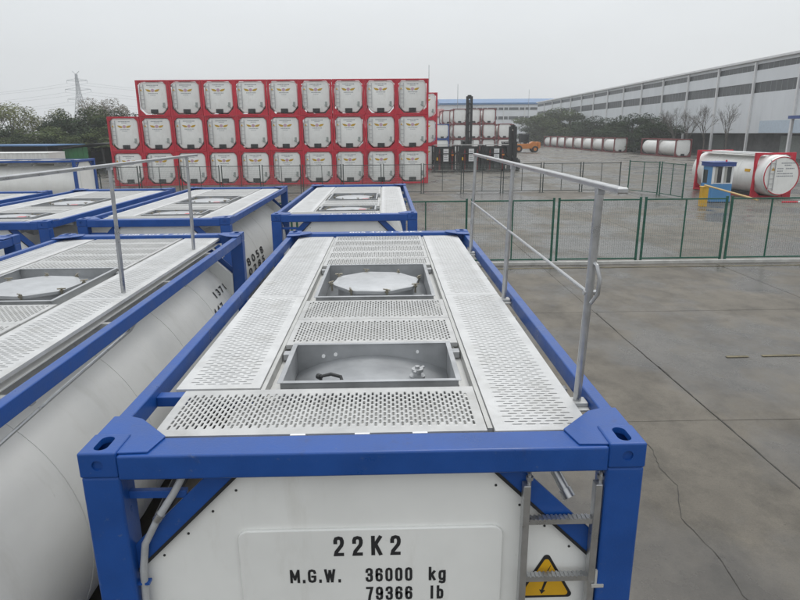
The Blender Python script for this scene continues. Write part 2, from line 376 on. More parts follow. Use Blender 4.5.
# a wandering crack in the slab beside the container, and tar-filled spalls on the joints
def ribbon(pts, w0, w1, z, seed):
    rnd = random.Random(seed); m = MB(); fine = []
    for a, b in zip(pts, pts[1:]):
        for k in range(6):
            q = k/6; fine.append((a[0]+(b[0]-a[0])*q+rnd.uniform(-.008,.008), a[1]+(b[1]-a[1])*q+rnd.uniform(-.008,.008)))
    fine.append(pts[-1])
    for k, (x, y) in enumerate(fine):
        w = rnd.uniform(w0, w1); m.v += [(x-w, y-w*.3, z), (x+w, y+w*.3, z)]
        if k: m.f.append((2*k-2, 2*k-1, 2*k+1, 2*k))
    return m.mesh('crack', 'crack_fill')
for sd, pts, a, b in ((1, [(3.39,5.2),(3.42,4.5),(3.33,4.1),(3.36,3.7),(3.12,3.1),(3.2,2.5),(3.15,2.0),(3.3,1.2),(3.2,.2)], .002, .0055),
                      (2, [(4.70,3.2),(4.70,4.2),(4.71,5.2),(4.70,6.2),(4.71,7.3)], .002, .013),
                      (3, [(3.4,5.28),(4.2,5.29),(4.7,5.29),(5.6,5.28),(7.4,5.29)], .002, .007),
                      (4, [(4.71,7.2),(4.69,8.8),(4.72,10.5)], .002, .009),
                      (5, [(4.6,10.57),(6.5,10.57),(9.6,10.58)], .002, .009)):
    link('crack', ribbon(pts, a, b, .0065, sd), ground)
kb = MB().box(-14, 22, 15.55, 15.67, -.02, .09).mesh('kerb', 'kerb_conc', bevel=.012)
structure('kerb', kb)
m = MB(); rnd = random.Random(4)
for x0, x1, y0, y1 in ((-8, 22, 15.05, 15.15), (6.1, 6.5, 7.66, 7.74), (6.75, 7.9, 7.68, 7.76), (8.2, 9.6, 7.7, 7.78)):
    i = len(m.v); m.v += [(x0,y0,.0075),(x1,y0,.0075),(x1,y1,.0075),(x0,y1,.0075)]; m.f.append((i,i+1,i+2,i+3))
structure('road_marking', m.mesh('road_marking', 'line_yellow'))

# ================================================================== BLUE TANK CONTAINERS
L, W, H = 6.058, 1.219, 2.591
CZ, RT = 1.22, 1.14      # tank axis height and radius
def casting_mesh():
    b = MB().box(-.081, .081, -.089, .089, -.059, .059).mesh('a', 'blue_paint', bevel=.009, seg=3)
    def stadium(hw, hl, n=10):
        pts = []
        for s0, c in ((0, hl-hw), (math.pi, -(hl-hw))):
            for k in range(n+1):
                t = s0 + math.pi*k/n; pts.append((hw*math.cos(t), c+hw*math.sin(t)))
        return pts
    cut = [MB().prism(stadium(.030, .062), 'z', -.02, .09).mesh('s', 'blue_paint'),
           MB().box(-.062, .062, -.07, .07, -.045, .030).mesh('i', 'blue_paint'),
           MB().lathe([(-.12, .024), (-.078, .024)], 'y', n=16).mesh('h', 'blue_paint')]
    return boolean_diff(b, cut, 'corner_casting', 'blue_paint')
def blue_container(label, x, y, z=0, rz=0, group='blue-framed tank containers', topdx=0.0, rail=None, ladder=False, detail=True, marks=True, lids=(False, True), red=False, hose=False, mid=True, rail_x=1.12, rail_y=(.56, 2.6, 4.68), rail_end=(.27, 4.74)):
    """x, y: near end, middle. Local y runs from the near end (0) to the far end (L)."""
    c, s = math.cos(rz), math.sin(rz)
    root = thing('tank_container', label, 'tank container', (x - s*L/2, y + c*L/2, z), rz, group)
    O = (0, -L/2, 0)
    def P(name, key, fn, parent=root, loc=None):
        return link(name, cached(key, fn), parent, O if loc is None else loc)
    cm = cached('casting', casting_mesh)
    for sx_ in (-1, 1):
        for yy, ry in ((.089, 0), (L-.089, math.pi)):
            for zz, fl in ((H-.059, 0), (.059, 1)):
                link('corner_casting', cm, root, (sx_*(W-.081), yy-L/2, zz), (0, math.pi if fl else 0, ry))
            P('corner_post', ('post', sx_, ry), lambda: MB().box(sx_*W if sx_ < 0 else W-.165, sx_*W+.165 if sx_ < 0 else W, .006 if ry == 0 else L-.15, .15 if ry == 0 else L-.006, .118, H-.1175).mesh('corner_post', 'blue_paint', bevel=.014, seg=3))
            gx = lambda a: sx_*a
            ym = lambda b: b if ry == 0 else L-b
            P('corner_gusset', ('gus', sx_, ry), lambda: MB().prism([(gx(1.06), ym(.02)), (gx(.93), ym(.025)), (gx(.90), ym(.165)), (gx(1.07), ym(.345)), (gx(1.142), ym(.375)), (gx(1.216), ym(.375)), (gx(1.216), ym(.18)), (gx(1.06), ym(.18))], 'z', 2.5735, 2.5825).mesh('corner_gusset', 'blue_paint', bevel=.003))
            P('diagonal_brace', ('dia', sx_, ry), lambda: MB().prism([(gx(.552), 2.455), (gx(.685), 2.455), (gx(1.056), 2.09), (gx(1.056), 1.955)], 'y', min(ym(.065), ym(.079)), max(ym(.065), ym(.079))).mesh('diagonal_brace', 'blue_paint', bevel=.002, seg=1))
        P('top_side_rail', ('rail', sx_), lambda: MB().box(min(sx_*1.146, sx_*1.214), max(sx_*1.146, sx_*1.214), .178, L-.178, 2.462, 2.5655).mesh('top_side_rail', 'blue_paint', bevel=.008, seg=3))
        P('bottom_side_rail', ('brail', sx_), lambda: MB().box(min(sx_*1.10, sx_*1.214), max(sx_*1.10, sx_*1.214), .178, L-.178, .02, .14).mesh('bottom_side_rail', 'blue_paint', bevel=.008))
    for k, (ya, yb) in enumerate(((.003, .168), (L-.168, L-.003))):
        P('end_beam', ('beam', k), lambda: MB().box(-1.0575, 1.0575, ya, yb, 2.457, 2.573).mesh('end_beam', 'blue_paint', bevel=.010, seg=3))
        P('bottom_beam', ('bbeam', k), lambda: MB().box(-1.0575, 1.0575, ya, yb, .02, .14).mesh('bottom_beam', 'blue_paint', bevel=.010))
    if detail:
        P('brace_bar', 'bracebar', lambda: MB().box(-1.056, -.80, .07, .10, 2.325, 2.362).mesh('brace_bar', 'blue_paint', bevel=.003))
        P('outrigger_bar', 'outrig', lambda: MB().box(-1.146, -.985, .715, .785, 2.468, 2.524).mesh('outrigger_bar', 'blue_paint', bevel=.004))
    # the tank itself
    def shell():
        prof = [(.155, RT-.05), (.16, RT)]
        ys = [.16+.001, 1.3, 2.55, 3.8, 5.0, L-.161]
        for a in ys[1:-1]: prof += [(a-.022, RT), (a-.020, RT+.004), (a+.020, RT+.004), (a+.022, RT)]
        prof += [(L-.16, RT), (L-.155, RT-.05)]
        return MB().lathe(prof, 'y', (0,0,CZ), 72).mesh('tank_shell', 'white_clad', smooth=True)
    sh = P('tank_shell', 'shell', shell)
    octo = [(-.585, 2.452), (.585, 2.452), (1.052, 2.015), (1.052, .45), (.62, .05), (-.62, .05), (-1.052, .45), (-1.052, 2.015)]
    for k, (ya, yb) in enumerate(((.092, .1545), (L-.1545, L-.092))):
        hp = P('head_panel', ('head', k), lambda: MB().prism(octo, 'y', ya, yb).mesh('head_panel', 'white_panel', bevel=.004))
        if k == 0 and detail:
            sc_ = 1.006
            link('edge_seal', cached('seal', lambda: MB().prism([(a*1.008, 1.25+(b-1.25)*1.006) for a, b in octo], 'y', .098, .112).mesh('edge_seal', 'black_rubber')), hp)
            for sg in (-1, 1):
                link('seal_line', cached(('sline', sg), lambda: MB().prism([(sg*.556, 2.440), (sg*.566, 2.450), (sg*1.054, 1.966), (sg*1.054, 1.946)], 'y', .0605, .0645).mesh('seal_line', 'black_rubber')), hp)
            def embossed():
                rr_, pts = .05, []
                for cx_, cz_, t0 in ((.575, 2.09, 0), (-.545, 2.09, 90), (-.545, .75, 180), (.575, .75, 270)):
                    for q in range(7):
                        t = R(t0+15*q); pts.append((cx_+rr_*math.cos(t), cz_+rr_*math.sin(t)))
                return MB().prism(pts, 'y', .074, .0925).mesh('raised_plate', 'white_panel', bevel=.006, seg=3)
            rp_ = link('raised_plate', cached('emb', embossed), hp)
            def bolts():
                mm = MB()
                for t in (.12, .36, .62, .88):
                    for sg in (-1, 1):
                        px, pz = sg*(.585+t*.467-.055), 2.452-t*.437-.055
                        mm.lathe([(0, .006), (.004, .006)], 'y', (px, .0885, pz), 8)
                for pz in (1.7, 1.4, 1.1):
                    for sg in (-1, 1): mm.lathe([(0, .006), (.004, .006)], 'y', (sg*1.0, .0885, pz), 8)
                return mm.mesh('bolt', 'dark_fitting')
            bo = link('bolt_heads', cached('bolts', bolts), hp); bo['kind'] = 'stuff'
            if marks:
                for key, body, x0, x1, z0, z1, gp in (('22K2', '22K2', -.158, .152, 2.000, 2.106, 1.25), ('MGW', 'M.G.W.', -.366, -.128, 1.857, 1.931, .42),
                        ('36000', '36000', -.014, .205, 1.855, 1.931, .55), ('kg', 'kg', .282, .362, 1.855, 1.931, .6), ('79366', '79366', -.014, .205, 1.751, 1.827, .55), ('lb', 'lb', .290, .352, 1.751, 1.827, .8)):
                    link('lettering', stroke_text(key, body, 'ink', x1-x0, z1-z0, gp, .165), rp_, (x0, .0725, z0))
    if hose:
        P('drain_hose', 'hose', lambda: MB().tube([(-.80,.10,2.452),(-.85,.055,2.36),(-.93,.045,2.24),(-1.0,.045,2.11),(-1.025,.045,1.97),(-1.032,.045,1.80),(-1.035,.05,1.4),(-1.035,.06,.6)], .0165, 12).mesh('drain_hose', 'hose_grey', smooth=True))
        P('hose_clip', 'clip', lambda: MB().tube([(-.915,.046,2.262),(-.935,.046,2.232)], .021, 12).mesh('hose_clip', 'galv', smooth=True))
        P('hose_clip', 'clip2', lambda: MB().box(-1.056,-1.0,.03,.065,1.90,1.912).mesh('hose_clip', 'blue_paint'))
        P('rubber_tube', 'rubt', lambda: MB().tube([(-.80,.40,2.44),(-.90,.33,2.30),(-1.02,.30,2.08),(-1.04,.3,1.7)], .035, 10).mesh('rubber_tube', 'black_rubber', smooth=True))
        P('vent_pipe', 'vpipe', lambda: MB().tube([(.80,.36,2.50),(.945,.16,2.235)], .024, 14).tube([(.93,.18,2.262),(.948,.155,2.23)], .031, 14).mesh('vent_pipe', 'galv', smooth=True))
    # deck
    dk = P('deck_channel', 'chanL', lambda: MB().box(-.602, -.578, .30, L-.19, 2.36, 2.522).mesh('deck_channel', 'deck_alu'), loc=(topdx, -L/2, 0))
    P('deck_channel', 'chanR', lambda: MB().box(.578, .602, .30, L-.19, 2.36, 2.522).mesh('deck_channel', 'deck_alu'), loc=(topdx, -L/2, 0))
    for sg in (-1, 1):
        for q in (.9, 2.3, 3.7, 5.2):
            P('deck_bearer', ('bearer', sg, q), lambda: MB().box(min(sg*.605, sg*1.14), max(sg*.605, sg*1.14), q, q+.05, 2.40, 2.451).mesh('deck_bearer', 'deck_alu'))
    Zp = 2.532
    for key, xa, xb, ya, yb in (('panR', .612, 1.06, .3, L-.2), ('panL', -1.06, -.612, .82, L-.2), ('panC', -.56, .56, 1.52, 2.6), ('panD', -.56, .56, 4.02, L-.2), ('panE', -.72, .56, .27, .75), ('panF', .518, .577, .80, 1.49), ('panG', -.577, -.518, .80, 1.49), ('panH', .518, .577, 2.62, 3.99), ('panI', -.577, -.518, 2.62, 3.99)):  # pale pans added below the plates to lighten the slots, and filling box-side gaps
        P('filler_pan', key, lambda: MB().box(xa, xb, ya, yb, 2.452, 2.462).mesh('filler_pan', 'white_clad'), loc=(topdx, -L/2, 0))
    for (xa, ya, lu) in ((.606, .25, 2.495), (.606, 2.751, 3.13), (-1.066, .80, 1.945), (-1.066, 2.751, 3.13)):
        plate('walkway_plate', lu, .46, root, (xa+topdx, ya-L/2, Zp), 'y')
    plate('walkway_plate', 1.568, .52, root, (-1.0+topdx, .25-L/2, Zp+.003), 'x')
    plate('walkway_plate', 1.14, .565, root, (-.57+topdx, 1.50-L/2, Zp+.002), 'x')
    plate('walkway_plate', 1.14, .535, root, (-.57+topdx, 2.075-L/2, Zp), 'x')
    for k in range(5): plate('walkway_plate', 1.14, .375, root, (-.57+topdx, 4.0+k*.381-L/2, Zp+.001*(k % 2)), 'x')
    def clips():
        mm = MB()
        for a in (-.32, -.02, .25): mm.box(a-.035, a+.035, .234, .247, 2.524, 2.537)
        for a in (-.16, .0, .17): mm.box(a-.035, a+.035, 1.484, 1.497, 2.522, 2.536)
        return mm.mesh('plate_clip', 'white_ink')
    cl = P('plate_clips', 'pclips', clips, loc=(topdx, -L/2, 0)); cl['kind'] = 'stuff'
    for bi, (ya, yb) in enumerate(((.835, 1.465), (2.665, 3.955))):
        def box_mesh():
            mm = MB(); zt, zb, th, fl = 2.552, 2.19, .006, .030
            for (a0, a1, b0, b1) in ((-.5, -.5+th, ya, yb), (.5-th, .5, ya, yb), (-.5+th, .5-th, ya, ya+th), (-.5+th, .5-th, yb-th, yb)): mm.box(a0, a1, b0, b1, zb, zt-.004)
            for (a0, a1, b0, b1) in ((-.5-fl/2, -.5+fl/2, ya-fl/2, yb+fl/2), (.5-fl/2, .5+fl/2, ya-fl/2, yb+fl/2), (-.5+fl/2, .5-fl/2, ya-fl/2, ya+fl/2), (-.5+fl/2, .5-fl/2, yb-fl/2, yb+fl/2)): mm.box(a0, a1, b0, b1, zt-.004, zt)
            return mm.mesh('spill_box', 'steel_box', bevel=.0015, seg=1)
        sb = P('spill_box', ('sbox', bi), box_mesh, loc=(topdx, -L/2, 0))
        def saddle():
            mm = MB(); n = 24
            for k in range(n+1):
                t = -.5+k/n; zz = CZ+.095+math.sqrt((RT+.012)**2-(t*.985)**2)
                for b in (ya+.007, yb-.007): mm.v.append((t*.985, b, zz))
                if k: mm.f.append((2*k-2, 2*k-1, 2*k+1, 2*k))
            return mm.mesh('box_floor', 'floor_steel', smooth=True)
        link('box_floor', cached(('sadl', bi), saddle), sb)
        for sg in (-1, 1):
            link('latch_bracket', cached(('latch', bi, sg), lambda: MB().box(min(sg*.517, sg*.572), max(sg*.517, sg*.572), yb-.09, yb-.02, 2.47, 2.515).mesh('latch_bracket', 'steel_box', bevel=.004)), sb)
        yc = (ya+yb)/2
        if lids[bi]:
            def neck(): return MB().lathe([(2.36, .36), (2.497, .36)], 'z', (0, yc, 0), 40).mesh('manhole_neck', 'lid_steel', smooth=True)
            link('manhole_neck', cached(('neck', bi), neck), sb)
            def lid():
                mm = MB(); pts = []
                ns = 8; ry_ = min(.40, (yb-ya)/2-.05)
                for k in range(ns*4):
                    t = 2*math.pi*k/(ns*4); r_ = .41 if k % 4 in (0, 1) else .392
                    pts.append((r_*math.cos(t+.15), yc+ry_/.40*r_*math.sin(t+.15)))
                mm.prism(pts, 'z', 2.50, 2.527)
                i = len(mm.v); n = 32
                for r_, zz in ((.36, 2.5272), (.30, 2.540), (.12, 2.548)):
                    for k in range(n): t = 2*math.pi*k/n; mm.v.append((r_*math.cos(t), yc+ry_/.40*r_*math.sin(t), zz))
                for q in range(2):
                    for k in range(n): mm.f.append((i+q*n+k, i+q*n+(k+1) % n, i+(q+1)*n+(k+1) % n, i+(q+1)*n+k))
                mm.f.append(tuple(i+2*n+k for k in range(n)))
                return mm.mesh('manhole_lid', 'lid_steel', bevel=0, smooth=True)
            ld = link('manhole_lid', cached(('lid', bi), lid), sb)
            ry_ = min(.40, (yb-ya)/2-.05)
            for k in range(8):
                t = 2*math.pi*(k*4+.5)/32+.15
                def sbolt(): return MB().tube([(0,0,-.06),(0,0,.052)], .012, 8).lathe([(.012,.026),(.03,.026)], 'z', (0,0,0), 6).tube([(-.05,0,.045),(.05,0,.045)], .008, 6).mesh('swing_bolt', 'brass', smooth=True)
                link('swing_bolt', cached('sbolt', sbolt), sb, (.425*math.cos(t), yc+ry_/.40*.425*math.sin(t), 2.512), (R(8), 0, t+.7), (.72, .72, .8))
            link('lid_handle', cached(('lhand', bi), lambda: MB().tube([(-.36,yc-.42,2.43),(-.33,yc-.50,2.47),(-.26,yc-.52,2.47),(-.22,yc-.5,2.43)], .011, 8).tube([(.37,yc-.33,2.43),(.43,yc-.38,2.48),(.41,yc-.46,2.48),(.34,yc-.47,2.43)], .012, 8).mesh('lid_handle', 'galv', smooth=True)), sb)
            if red:
                link('red_seal', cached(('rseal', bi), lambda: MB().box(.20, .33, ya+.04, ya+.18, 2.47, 2.545).box(-.30,-.22,ya+.05,ya+.13,2.47,2.54).mesh('red_seal', 'red_mark', bevel=.01)), sb)
        else:
            link('hook_handle', cached('hook', lambda: MB().tube([(-.30,1.08,2.345),(-.30,1.08,2.405),(-.24,1.09,2.415),(-.18,1.07,2.405),(-.165,1.03,2.375),(-.17,1.02,2.335)], .011, 8).tube([(-.30,1.08,2.40),(-.32,1.10,2.40)], .018, 8).mesh('hook_handle', 'dark_fitting', smooth=True)), sb, (0, 0, .075))
            def valve():
                mm = MB()
                mm.lathe([(2.325,.055),(2.345,.055),(2.346,.035),(2.38,.035),(2.381,.06),(2.40,.06),(2.401,.03),(2.43,.03),(2.431,.045),(2.455,.045),(2.456,.02),(2.475,.018)], 'z', (.28,1.16,0), 14)
                mm.tube([(.21,1.12,2.37),(.16,1.06,2.345)], .016, 8).tube([(.34,1.12,2.375),(.40,1.05,2.35)], .014, 8).tube([(.25,1.10,2.442),(.33,1.21,2.448)], .012, 8)
                return mm.mesh('air_valve', 'galv', smooth=True)
            link('air_valve', cached('valve', valve), sb, (.06, .22, .53), scale=(.8, .8, .8))
            st_ = link('wall_stud', cached('studs', lambda: MB().lathe([(0,.012),(.012,.012)], 'y', (-.32,1.447,2.47), 10).lathe([(0,.012),(.012,.012)], 'y', (-.24,1.447,2.48), 10).lathe([(0,.010),(.012,.010)], 'y', (.30,1.447,2.49), 10).mesh('wall_stud', 'white_ink')), sb); st_['kind'] = 'stuff'
    if rail:
        ya, yb = rail_end
        hr = link('handrail', cached(('hr', rail_x, rail_end), lambda: MB().box(rail_x-.024, rail_x+.024, ya, yb, 3.628, 3.654).mesh('handrail', 'galv', bevel=.006, seg=2)), root, O)
        for k, q in enumerate(rail_y):
            if not q: continue
            def post():
                mm = MB().tube([(rail_x-.03, q+.02, 2.49), (rail_x-.012, q+.01, 3.10)], .020, 12).tube([(rail_x-.012, q+.01, 3.08), (rail_x, q, 3.628)], .0165 if k else .021, 12)
                return mm.mesh('rail_post', 'galv', smooth=True)
            ps = link('rail_post', cached(('rp', rail_x, q), post), hr)
            link('post_foot', cached(('pf', rail_x, q), lambda: MB().box(rail_x-.14, rail_x+.02, q-.055, q+.075, 2.496, 2.508).box(rail_x-.06, rail_x+.02, q-.02, q+.06, 2.508, 2.53).mesh('post_foot', 'deck_alu', bevel=.004)), ps)
            link('rail_clamp', cached(('rc', rail_x, q), lambda: MB().box(rail_x-.018, rail_x+.018, q-.025, q+.025, 3.60, 3.630).mesh('rail_clamp', 'hose_grey', bevel=.004)), ps)
            if mid and k == 0:
                link('pivot_loop', cached(('pl', rail_x, q), lambda: MB().tube([(rail_x-.012,q-.03,3.07),(rail_x+.012,q-.05,3.12),(rail_x+.016,q-.05,3.20),(rail_x+.004,q-.03,3.26),(rail_x-.004,q,3.27)], .010, 8).tube([(rail_x-.04,q+.01,3.115),(rail_x+.03,q+.01,3.115)], .013, 8).mesh('pivot_loop', 'galv', smooth=True)), ps)
        if mid:
            link('mid_bar', cached(('mb', rail_x), lambda: MB().tube([(rail_x-.018, rail_y[0]+.03, 3.115), (rail_x-.018, rail_y[2]+.08, 3.105)], .0095, 8).mesh('mid_bar', 'galv', smooth=True)), hr)
    if ladder:
        def stile(xc): return MB().box(xc-.016, xc+.016, .012, .060, .25, 2.385).mesh('ladder_stile', 'galv', bevel=.004)
        ld = P('ladder', 'stL', lambda: stile(.712))
        link('ladder_stile', cached('stR', lambda: stile(1.030)), ld)
        for k in range(7):
            def rung():
                mm = MB().box(.728, 1.014, .018, .054, -.012, .012)
                for q in range(14): mm.box(.735+q*.0195, .745+q*.0195, .018, .054, .012, .0165)
                return mm.mesh('ladder_rung', 'galv')
            link('ladder_rung', cached('rung', rung), ld, (0, 0, 2.196-k*.304))
        for xc in (.712, 1.030):
            link('ladder_hook', cached(('lh', xc), lambda: MB().tube([(xc+.012,.036,2.36),(xc+.012,.036,2.43),(xc+.012,.06,2.45)], .009, 8).lathe([(2.405,.017),(2.42,.017)], 'z', (xc+.012,.036,0), 8).mesh('ladder_hook', 'galv', smooth=True)), ld)
        link('stop_catch', cached('catch', lambda: MB().box(1.046,1.056,.01,.022,1.86,1.94).box(1.03,1.085,.0,.008,1.855,1.87).mesh('stop_catch', 'kerb_conc')), ld)
        def tri(s_, y0, y1, mt, nm, rad=.018):
            cx_, cz_ = .840, 1.815; pts = []
            for k in range(3):
                t = R(90+120*k); ax, az = cx_+s_*math.cos(t)*.128, cz_+s_*math.sin(t)*.135
                for q in range(5): b = t+R(-50+25*q); pts.append((ax+rad*math.cos(b), az+rad*math.sin(b)))
            return MB().prism(pts, 'y', y0, y1).mesh(nm, mt)
        ws = P('warning_sign', 'wsig', lambda: tri(1.0, .089, .0915, 'ink', 'warning_sign'))
        link('sign_face', cached('wsf', lambda: tri(.86, .0875, .0895, 'sign_yellow', 'sign_face', .014)), ws)
        link('lightning_mark', cached('wbolt', lambda: MB().prism([(.862,1.915),(.818,1.83),(.838,1.836),(.822,1.775),(.812,1.778),(.824,1.752),(.842,1.772),(.832,1.774),(.858,1.852),(.838,1.846)], 'y', .0862, .0876).mesh('lightning_mark', 'ink')), ws)
    return root, sh

main_c, sh0 = blue_container('blue-framed white tank container with 22K2 lettering, ladder and double handrail', 0, 0, rail=True, ladder=True, hose=True)
n1, sh1 = blue_container('blue-framed white tank container standing alongside the one lettered 22K2, single bar handrail', -3.07, .0, topdx=-.14, rail=True, mid=False, rail_x=.86, rail_y=(.95, 2.95, 5.02), rail_end=(.5, 5.40), marks=False, lids=(False, True))
n2, _ = blue_container('blue-framed tank container showing only its corner past the tank beside 22K2', -6.11, -.01, marks=False)
G2 = 'blue-framed tank containers in the second row'
r1, _ = blue_container('blue-framed tank container standing end to end behind the one lettered 22K2', -.59, 7.86, group=G2, lids=(True, True), red=True, marks=False)
r2, sh2 = blue_container('blue-framed tank container with block digits on its shell, second row', -3.62, 7.5, group=G2, lids=(True, True), red=True, marks=False)
r3, _ = blue_container('blue-framed tank container between two others in the second row, no digits on shell', -6.40, 7.30, group=G2, lids=(True, True), red=True, marks=False)
r4, _ = blue_container('blue-framed tank container at the end of the second row toward the blue-roofed shed', -9.25, 6.9, group=G2, lids=(True, True), red=True, marks=False)
side, sh5 = blue_container('blue-framed white tank container lying crosswise before the green shed', -16.5, 32.7, rz=R(90), marks=False, group='crosswise blue tank container')

def shell_text(shell, key, body, ang, y0, w, h, up=1):
    """lettering wrapped on the shell on the +x side, ang measured from the top"""
    base = text_mesh(key, body, 'ink', w, h, offset=.035)
    def mk():
        me = base.copy(); me.name = 'shell_lettering'
        for v in me.vertices:
            a = ang - v.co.z/RT; r_ = RT+.006
            v.co = (r_*math.sin(a), y0+v.co.x, CZ+r_*math.cos(a))
        return me
    link('shell_lettering', cached(('st', key), mk), shell)['kind'] = 'stuff'
link('conduit', MB().tube([(1.10, .1, 2.28), (1.10, 1.2, 2.33), (1.12, 2.35, 2.38), (1.14, 2.5, 2.45)], .012, 8).mesh('conduit', 'galv', smooth=True), n1, (0, -L/2, 0))
shell_text(sh2, 'digA', '8 0 5 8', R(78), 1.5, 1.5, .15)
shell_text(sh2, 'digB', '0 2 8 5', R(87), 1.45, 1.5, .14)
shell_text(sh1, 'digC', '1 3 7 1', R(58), 5.36, .50, .10)
shell_text(sh1, 'digD', '4 4 7', R(66), 5.0, .42, .09)
# white numbers on the top of the end beams
for root, ya, body in ((main_c, L-.13, '805 420 1 22K2'), (r1, .03, '22K2 850 204'), (n1, L-.13, '208 504 2 22K2')):
    t_ = text_mesh('top'+body, body, 'white_ink', 1.0, .085, offset=.015)
    link('beam_lettering', t_, root, (-.4, ya-L/2, 2.5745), (R(-90), 0, 0))['kind'] = 'stuff'
# green mark and small plates on the crosswise tank's long side
link('logo_mark', MB().tube([(RT+.004, .6, 1.55), (RT+.012, .6, 1.55)], .22, 20).mesh('logo_mark', 'shed_green'), sh5).location = (0, 0, 0)
sh5.children[0].name = 'logo_mark'
for k, (yy, zz, w_) in enumerate(((3.9, 1.28, .35), (4.6, 1.25, .3), (5.05, 1.30, .18))):
    link('data_plate', MB().box(RT-.02, RT+.012, yy, yy+w_, zz, zz+.16).mesh('data_plate', 'grey_ink' if k < 2 else 'sign_yellow'), sh5)

# ================================================================== RED STACK
def tank_unit(name, label, cat, x, y, z, group, frame_mat, rz=0, emblem=True):
    """a plainer tank container; x, y: middle of the near end"""
    c, s = math.cos(rz), math.sin(rz)
    root = thing(name, label, cat, (x - s*L/2, y + c*L/2, z), rz, group)
    O = (0, -L/2, 0)
    def P(nm, key, fn, parent=root): return link(nm, cached(key, fn), parent, O if parent is root else (0,0,0))
    w = W-.004
    for k, (ya, yb) in enumerate(((.0, .16), (L-.16, L))):
        def fr():
            mm = MB()
            for sg in (-1, 1):
                a, b = sorted((sg*w, sg*(w-.15))); mm.box(a, b, ya, yb, .003, H-.003)
                for zz, up_, g_ in ((.12, 1, .38), (H-.12, -1, .22)):
                    mm.prism([(sg*(w-.15), zz), (sg*(w-.15), zz+up_*g_), (sg*(w-.19), zz+up_*g_), (sg*(w-.17-g_), zz)], 'y', ya+.03, ya+.09)
            mm.box(-w+.15, w-.15, ya, yb, .003, .12); mm.box(-w+.15, w-.15, ya, yb, H-.12, H-.003)
            return mm.mesh('end_frame', frame_mat, bevel=.01, seg=1)
        P('end_frame', ('tfr', frame_mat, k), fr)
    for sg in (-1, 1):
        P('side_rail', ('tsr', frame_mat, sg), lambda: MB().box(min(sg*w, sg*(w-.08)), max(sg*w, sg*(w-.08)), .16, L-.16, H-.13, H-.03).box(min(sg*w, sg*(w-.08)), max(sg*w, sg*(w-.08)), .16, L-.16, .02, .14).mesh('side_rail', frame_mat))
    sh = P('tank_shell', 'tsh', lambda: MB().lathe([(.17,.55),(.20,.85),(.28,1.04),(.42,1.125),(1.8,1.125),(1.805,1.132),(1.9,1.132),(1.905,1.125),(4.1,1.125),(4.105,1.132),(4.2,1.132),(4.205,1.125),(L-.42,1.125),(L-.28,1.04),(L-.2,.85),(L-.17,.55)], 'y', (0,0,1.28), 40).mesh('tank_shell', 'white_clad', smooth=True))
    def endp():
        return MB().prism([(-.84,2.45),(.84,2.45),(1.0,2.28),(1.04,1.9),(1.04,.72),(.80,.38),(.58,.20),(-.58,.20),(-.80,.38),(-1.04,.72),(-1.04,1.9),(-1.0,2.28)], 'y', .10, .34).mesh('end_panel', 'white_panel', bevel=.07, seg=3, smooth=True)
    ep = P('end_panel', 'tep', endp)
    P('walkway', 'twalk', lambda: MB().box(-.5,.5,.2,L-.2,2.43,2.50).mesh('walkway', 'deck_alu'))
    P('valve_box', 'tvb', lambda: MB().box(-.27,.27,.05,.30,.20,.50).box(-.18,-.06,.03,.06,.24,.44).box(.08,.2,.03,.06,.26,.46).mesh('valve_box', 'dark_fitting', bevel=.02))
    if emblem:
        def wing(sg): return MB().prism([(sg*.13,1.86),(sg*.30,1.93),(sg*.52,1.955),(sg*.47,1.87),(sg*.40,1.80),(sg*.28,1.765),(sg*.16,1.775)], 'y', .089, .099).mesh('wing_mark', 'emblem_gold')
        em = link('emblem_disc', cached('tdisc', lambda: MB().lathe([(.088,.12),(.099,.12)], 'y', (0,0,1.86), 16).mesh('emblem_disc', 'emblem_pink')), ep)
        for sg in (-1, 1): link('wing_mark', cached(('twing', sg), lambda: wing(sg)), em)
        def lines():
            mm = MB(); rnd = random.Random(3)
            for zz, x0, x1, hh in ((2.20,-.42,.42,.055), (2.10,-.18,.2,.04), (1.62,-.34,.36,.05), (1.50,-.2,.2,.03)):
                x_ = x0
                while x_ < x1:
                    ww = rnd.uniform(.03,.09); mm.box(x_, x_+ww, .090, .099, zz, zz+hh); x_ += ww+.025
            return mm.mesh('marking_lines', 'grey_ink')
        lo = link('marking_lines', cached('tlines', lines), ep); lo['kind'] = 'stuff'
        link('warning_mark', cached('twarn', lambda: MB().prism([(-.93,1.83),(-.79,1.83),(-.86,1.97)], 'y', .086, .099).mesh('warning_mark', 'sign_yellow')), ep)
        def lad():
            mm = MB().box(-.95,-.92,.03,.08,.5,2.3).box(-.69,-.66,.03,.08,.5,2.3)
            for k in range(6): mm.box(-.92,-.69,.045,.065,.6+k*.3,.625+k*.3)
            return mm.mesh('ladder', 'galv')
        P('ladder', 'tlad', lad)
        P('document_holder', 'tdoc', lambda: MB().box(.68,.84,.07,.11,.62,.98).tube([(.62,.06,.75),(.93,.06,.55)], .02, 6).mesh('document_holder', 'wire_grey'))
    return root
ORD = ('first', 'second', 'third', 'fourth', 'fifth', 'sixth', 'seventh', 'eighth', 'ninth', 'tenth', 'eleventh', 'twelfth', 'thirteenth', 'fourteenth')
X0, YS = -20.93, 46.4
for tier, n0, nm in ((0, 0, 'bottom'), (1, 0, 'middle'), (2, 1, 'top')):
    for k in range(n0, 10):
        tank_unit('tank_container', 'red-framed white tank container, %s from the green-shed end, %s tier of long red stack' % (ORD[k-n0], nm), 'tank container',
                  X0+(k+.5)*2.438+tier*.0+random.uniform(-.012,.012)*tier, YS+random.uniform(-.03,.03)*tier, tier*H, 'red tank containers, %s tier' % nm, 'red_paint')
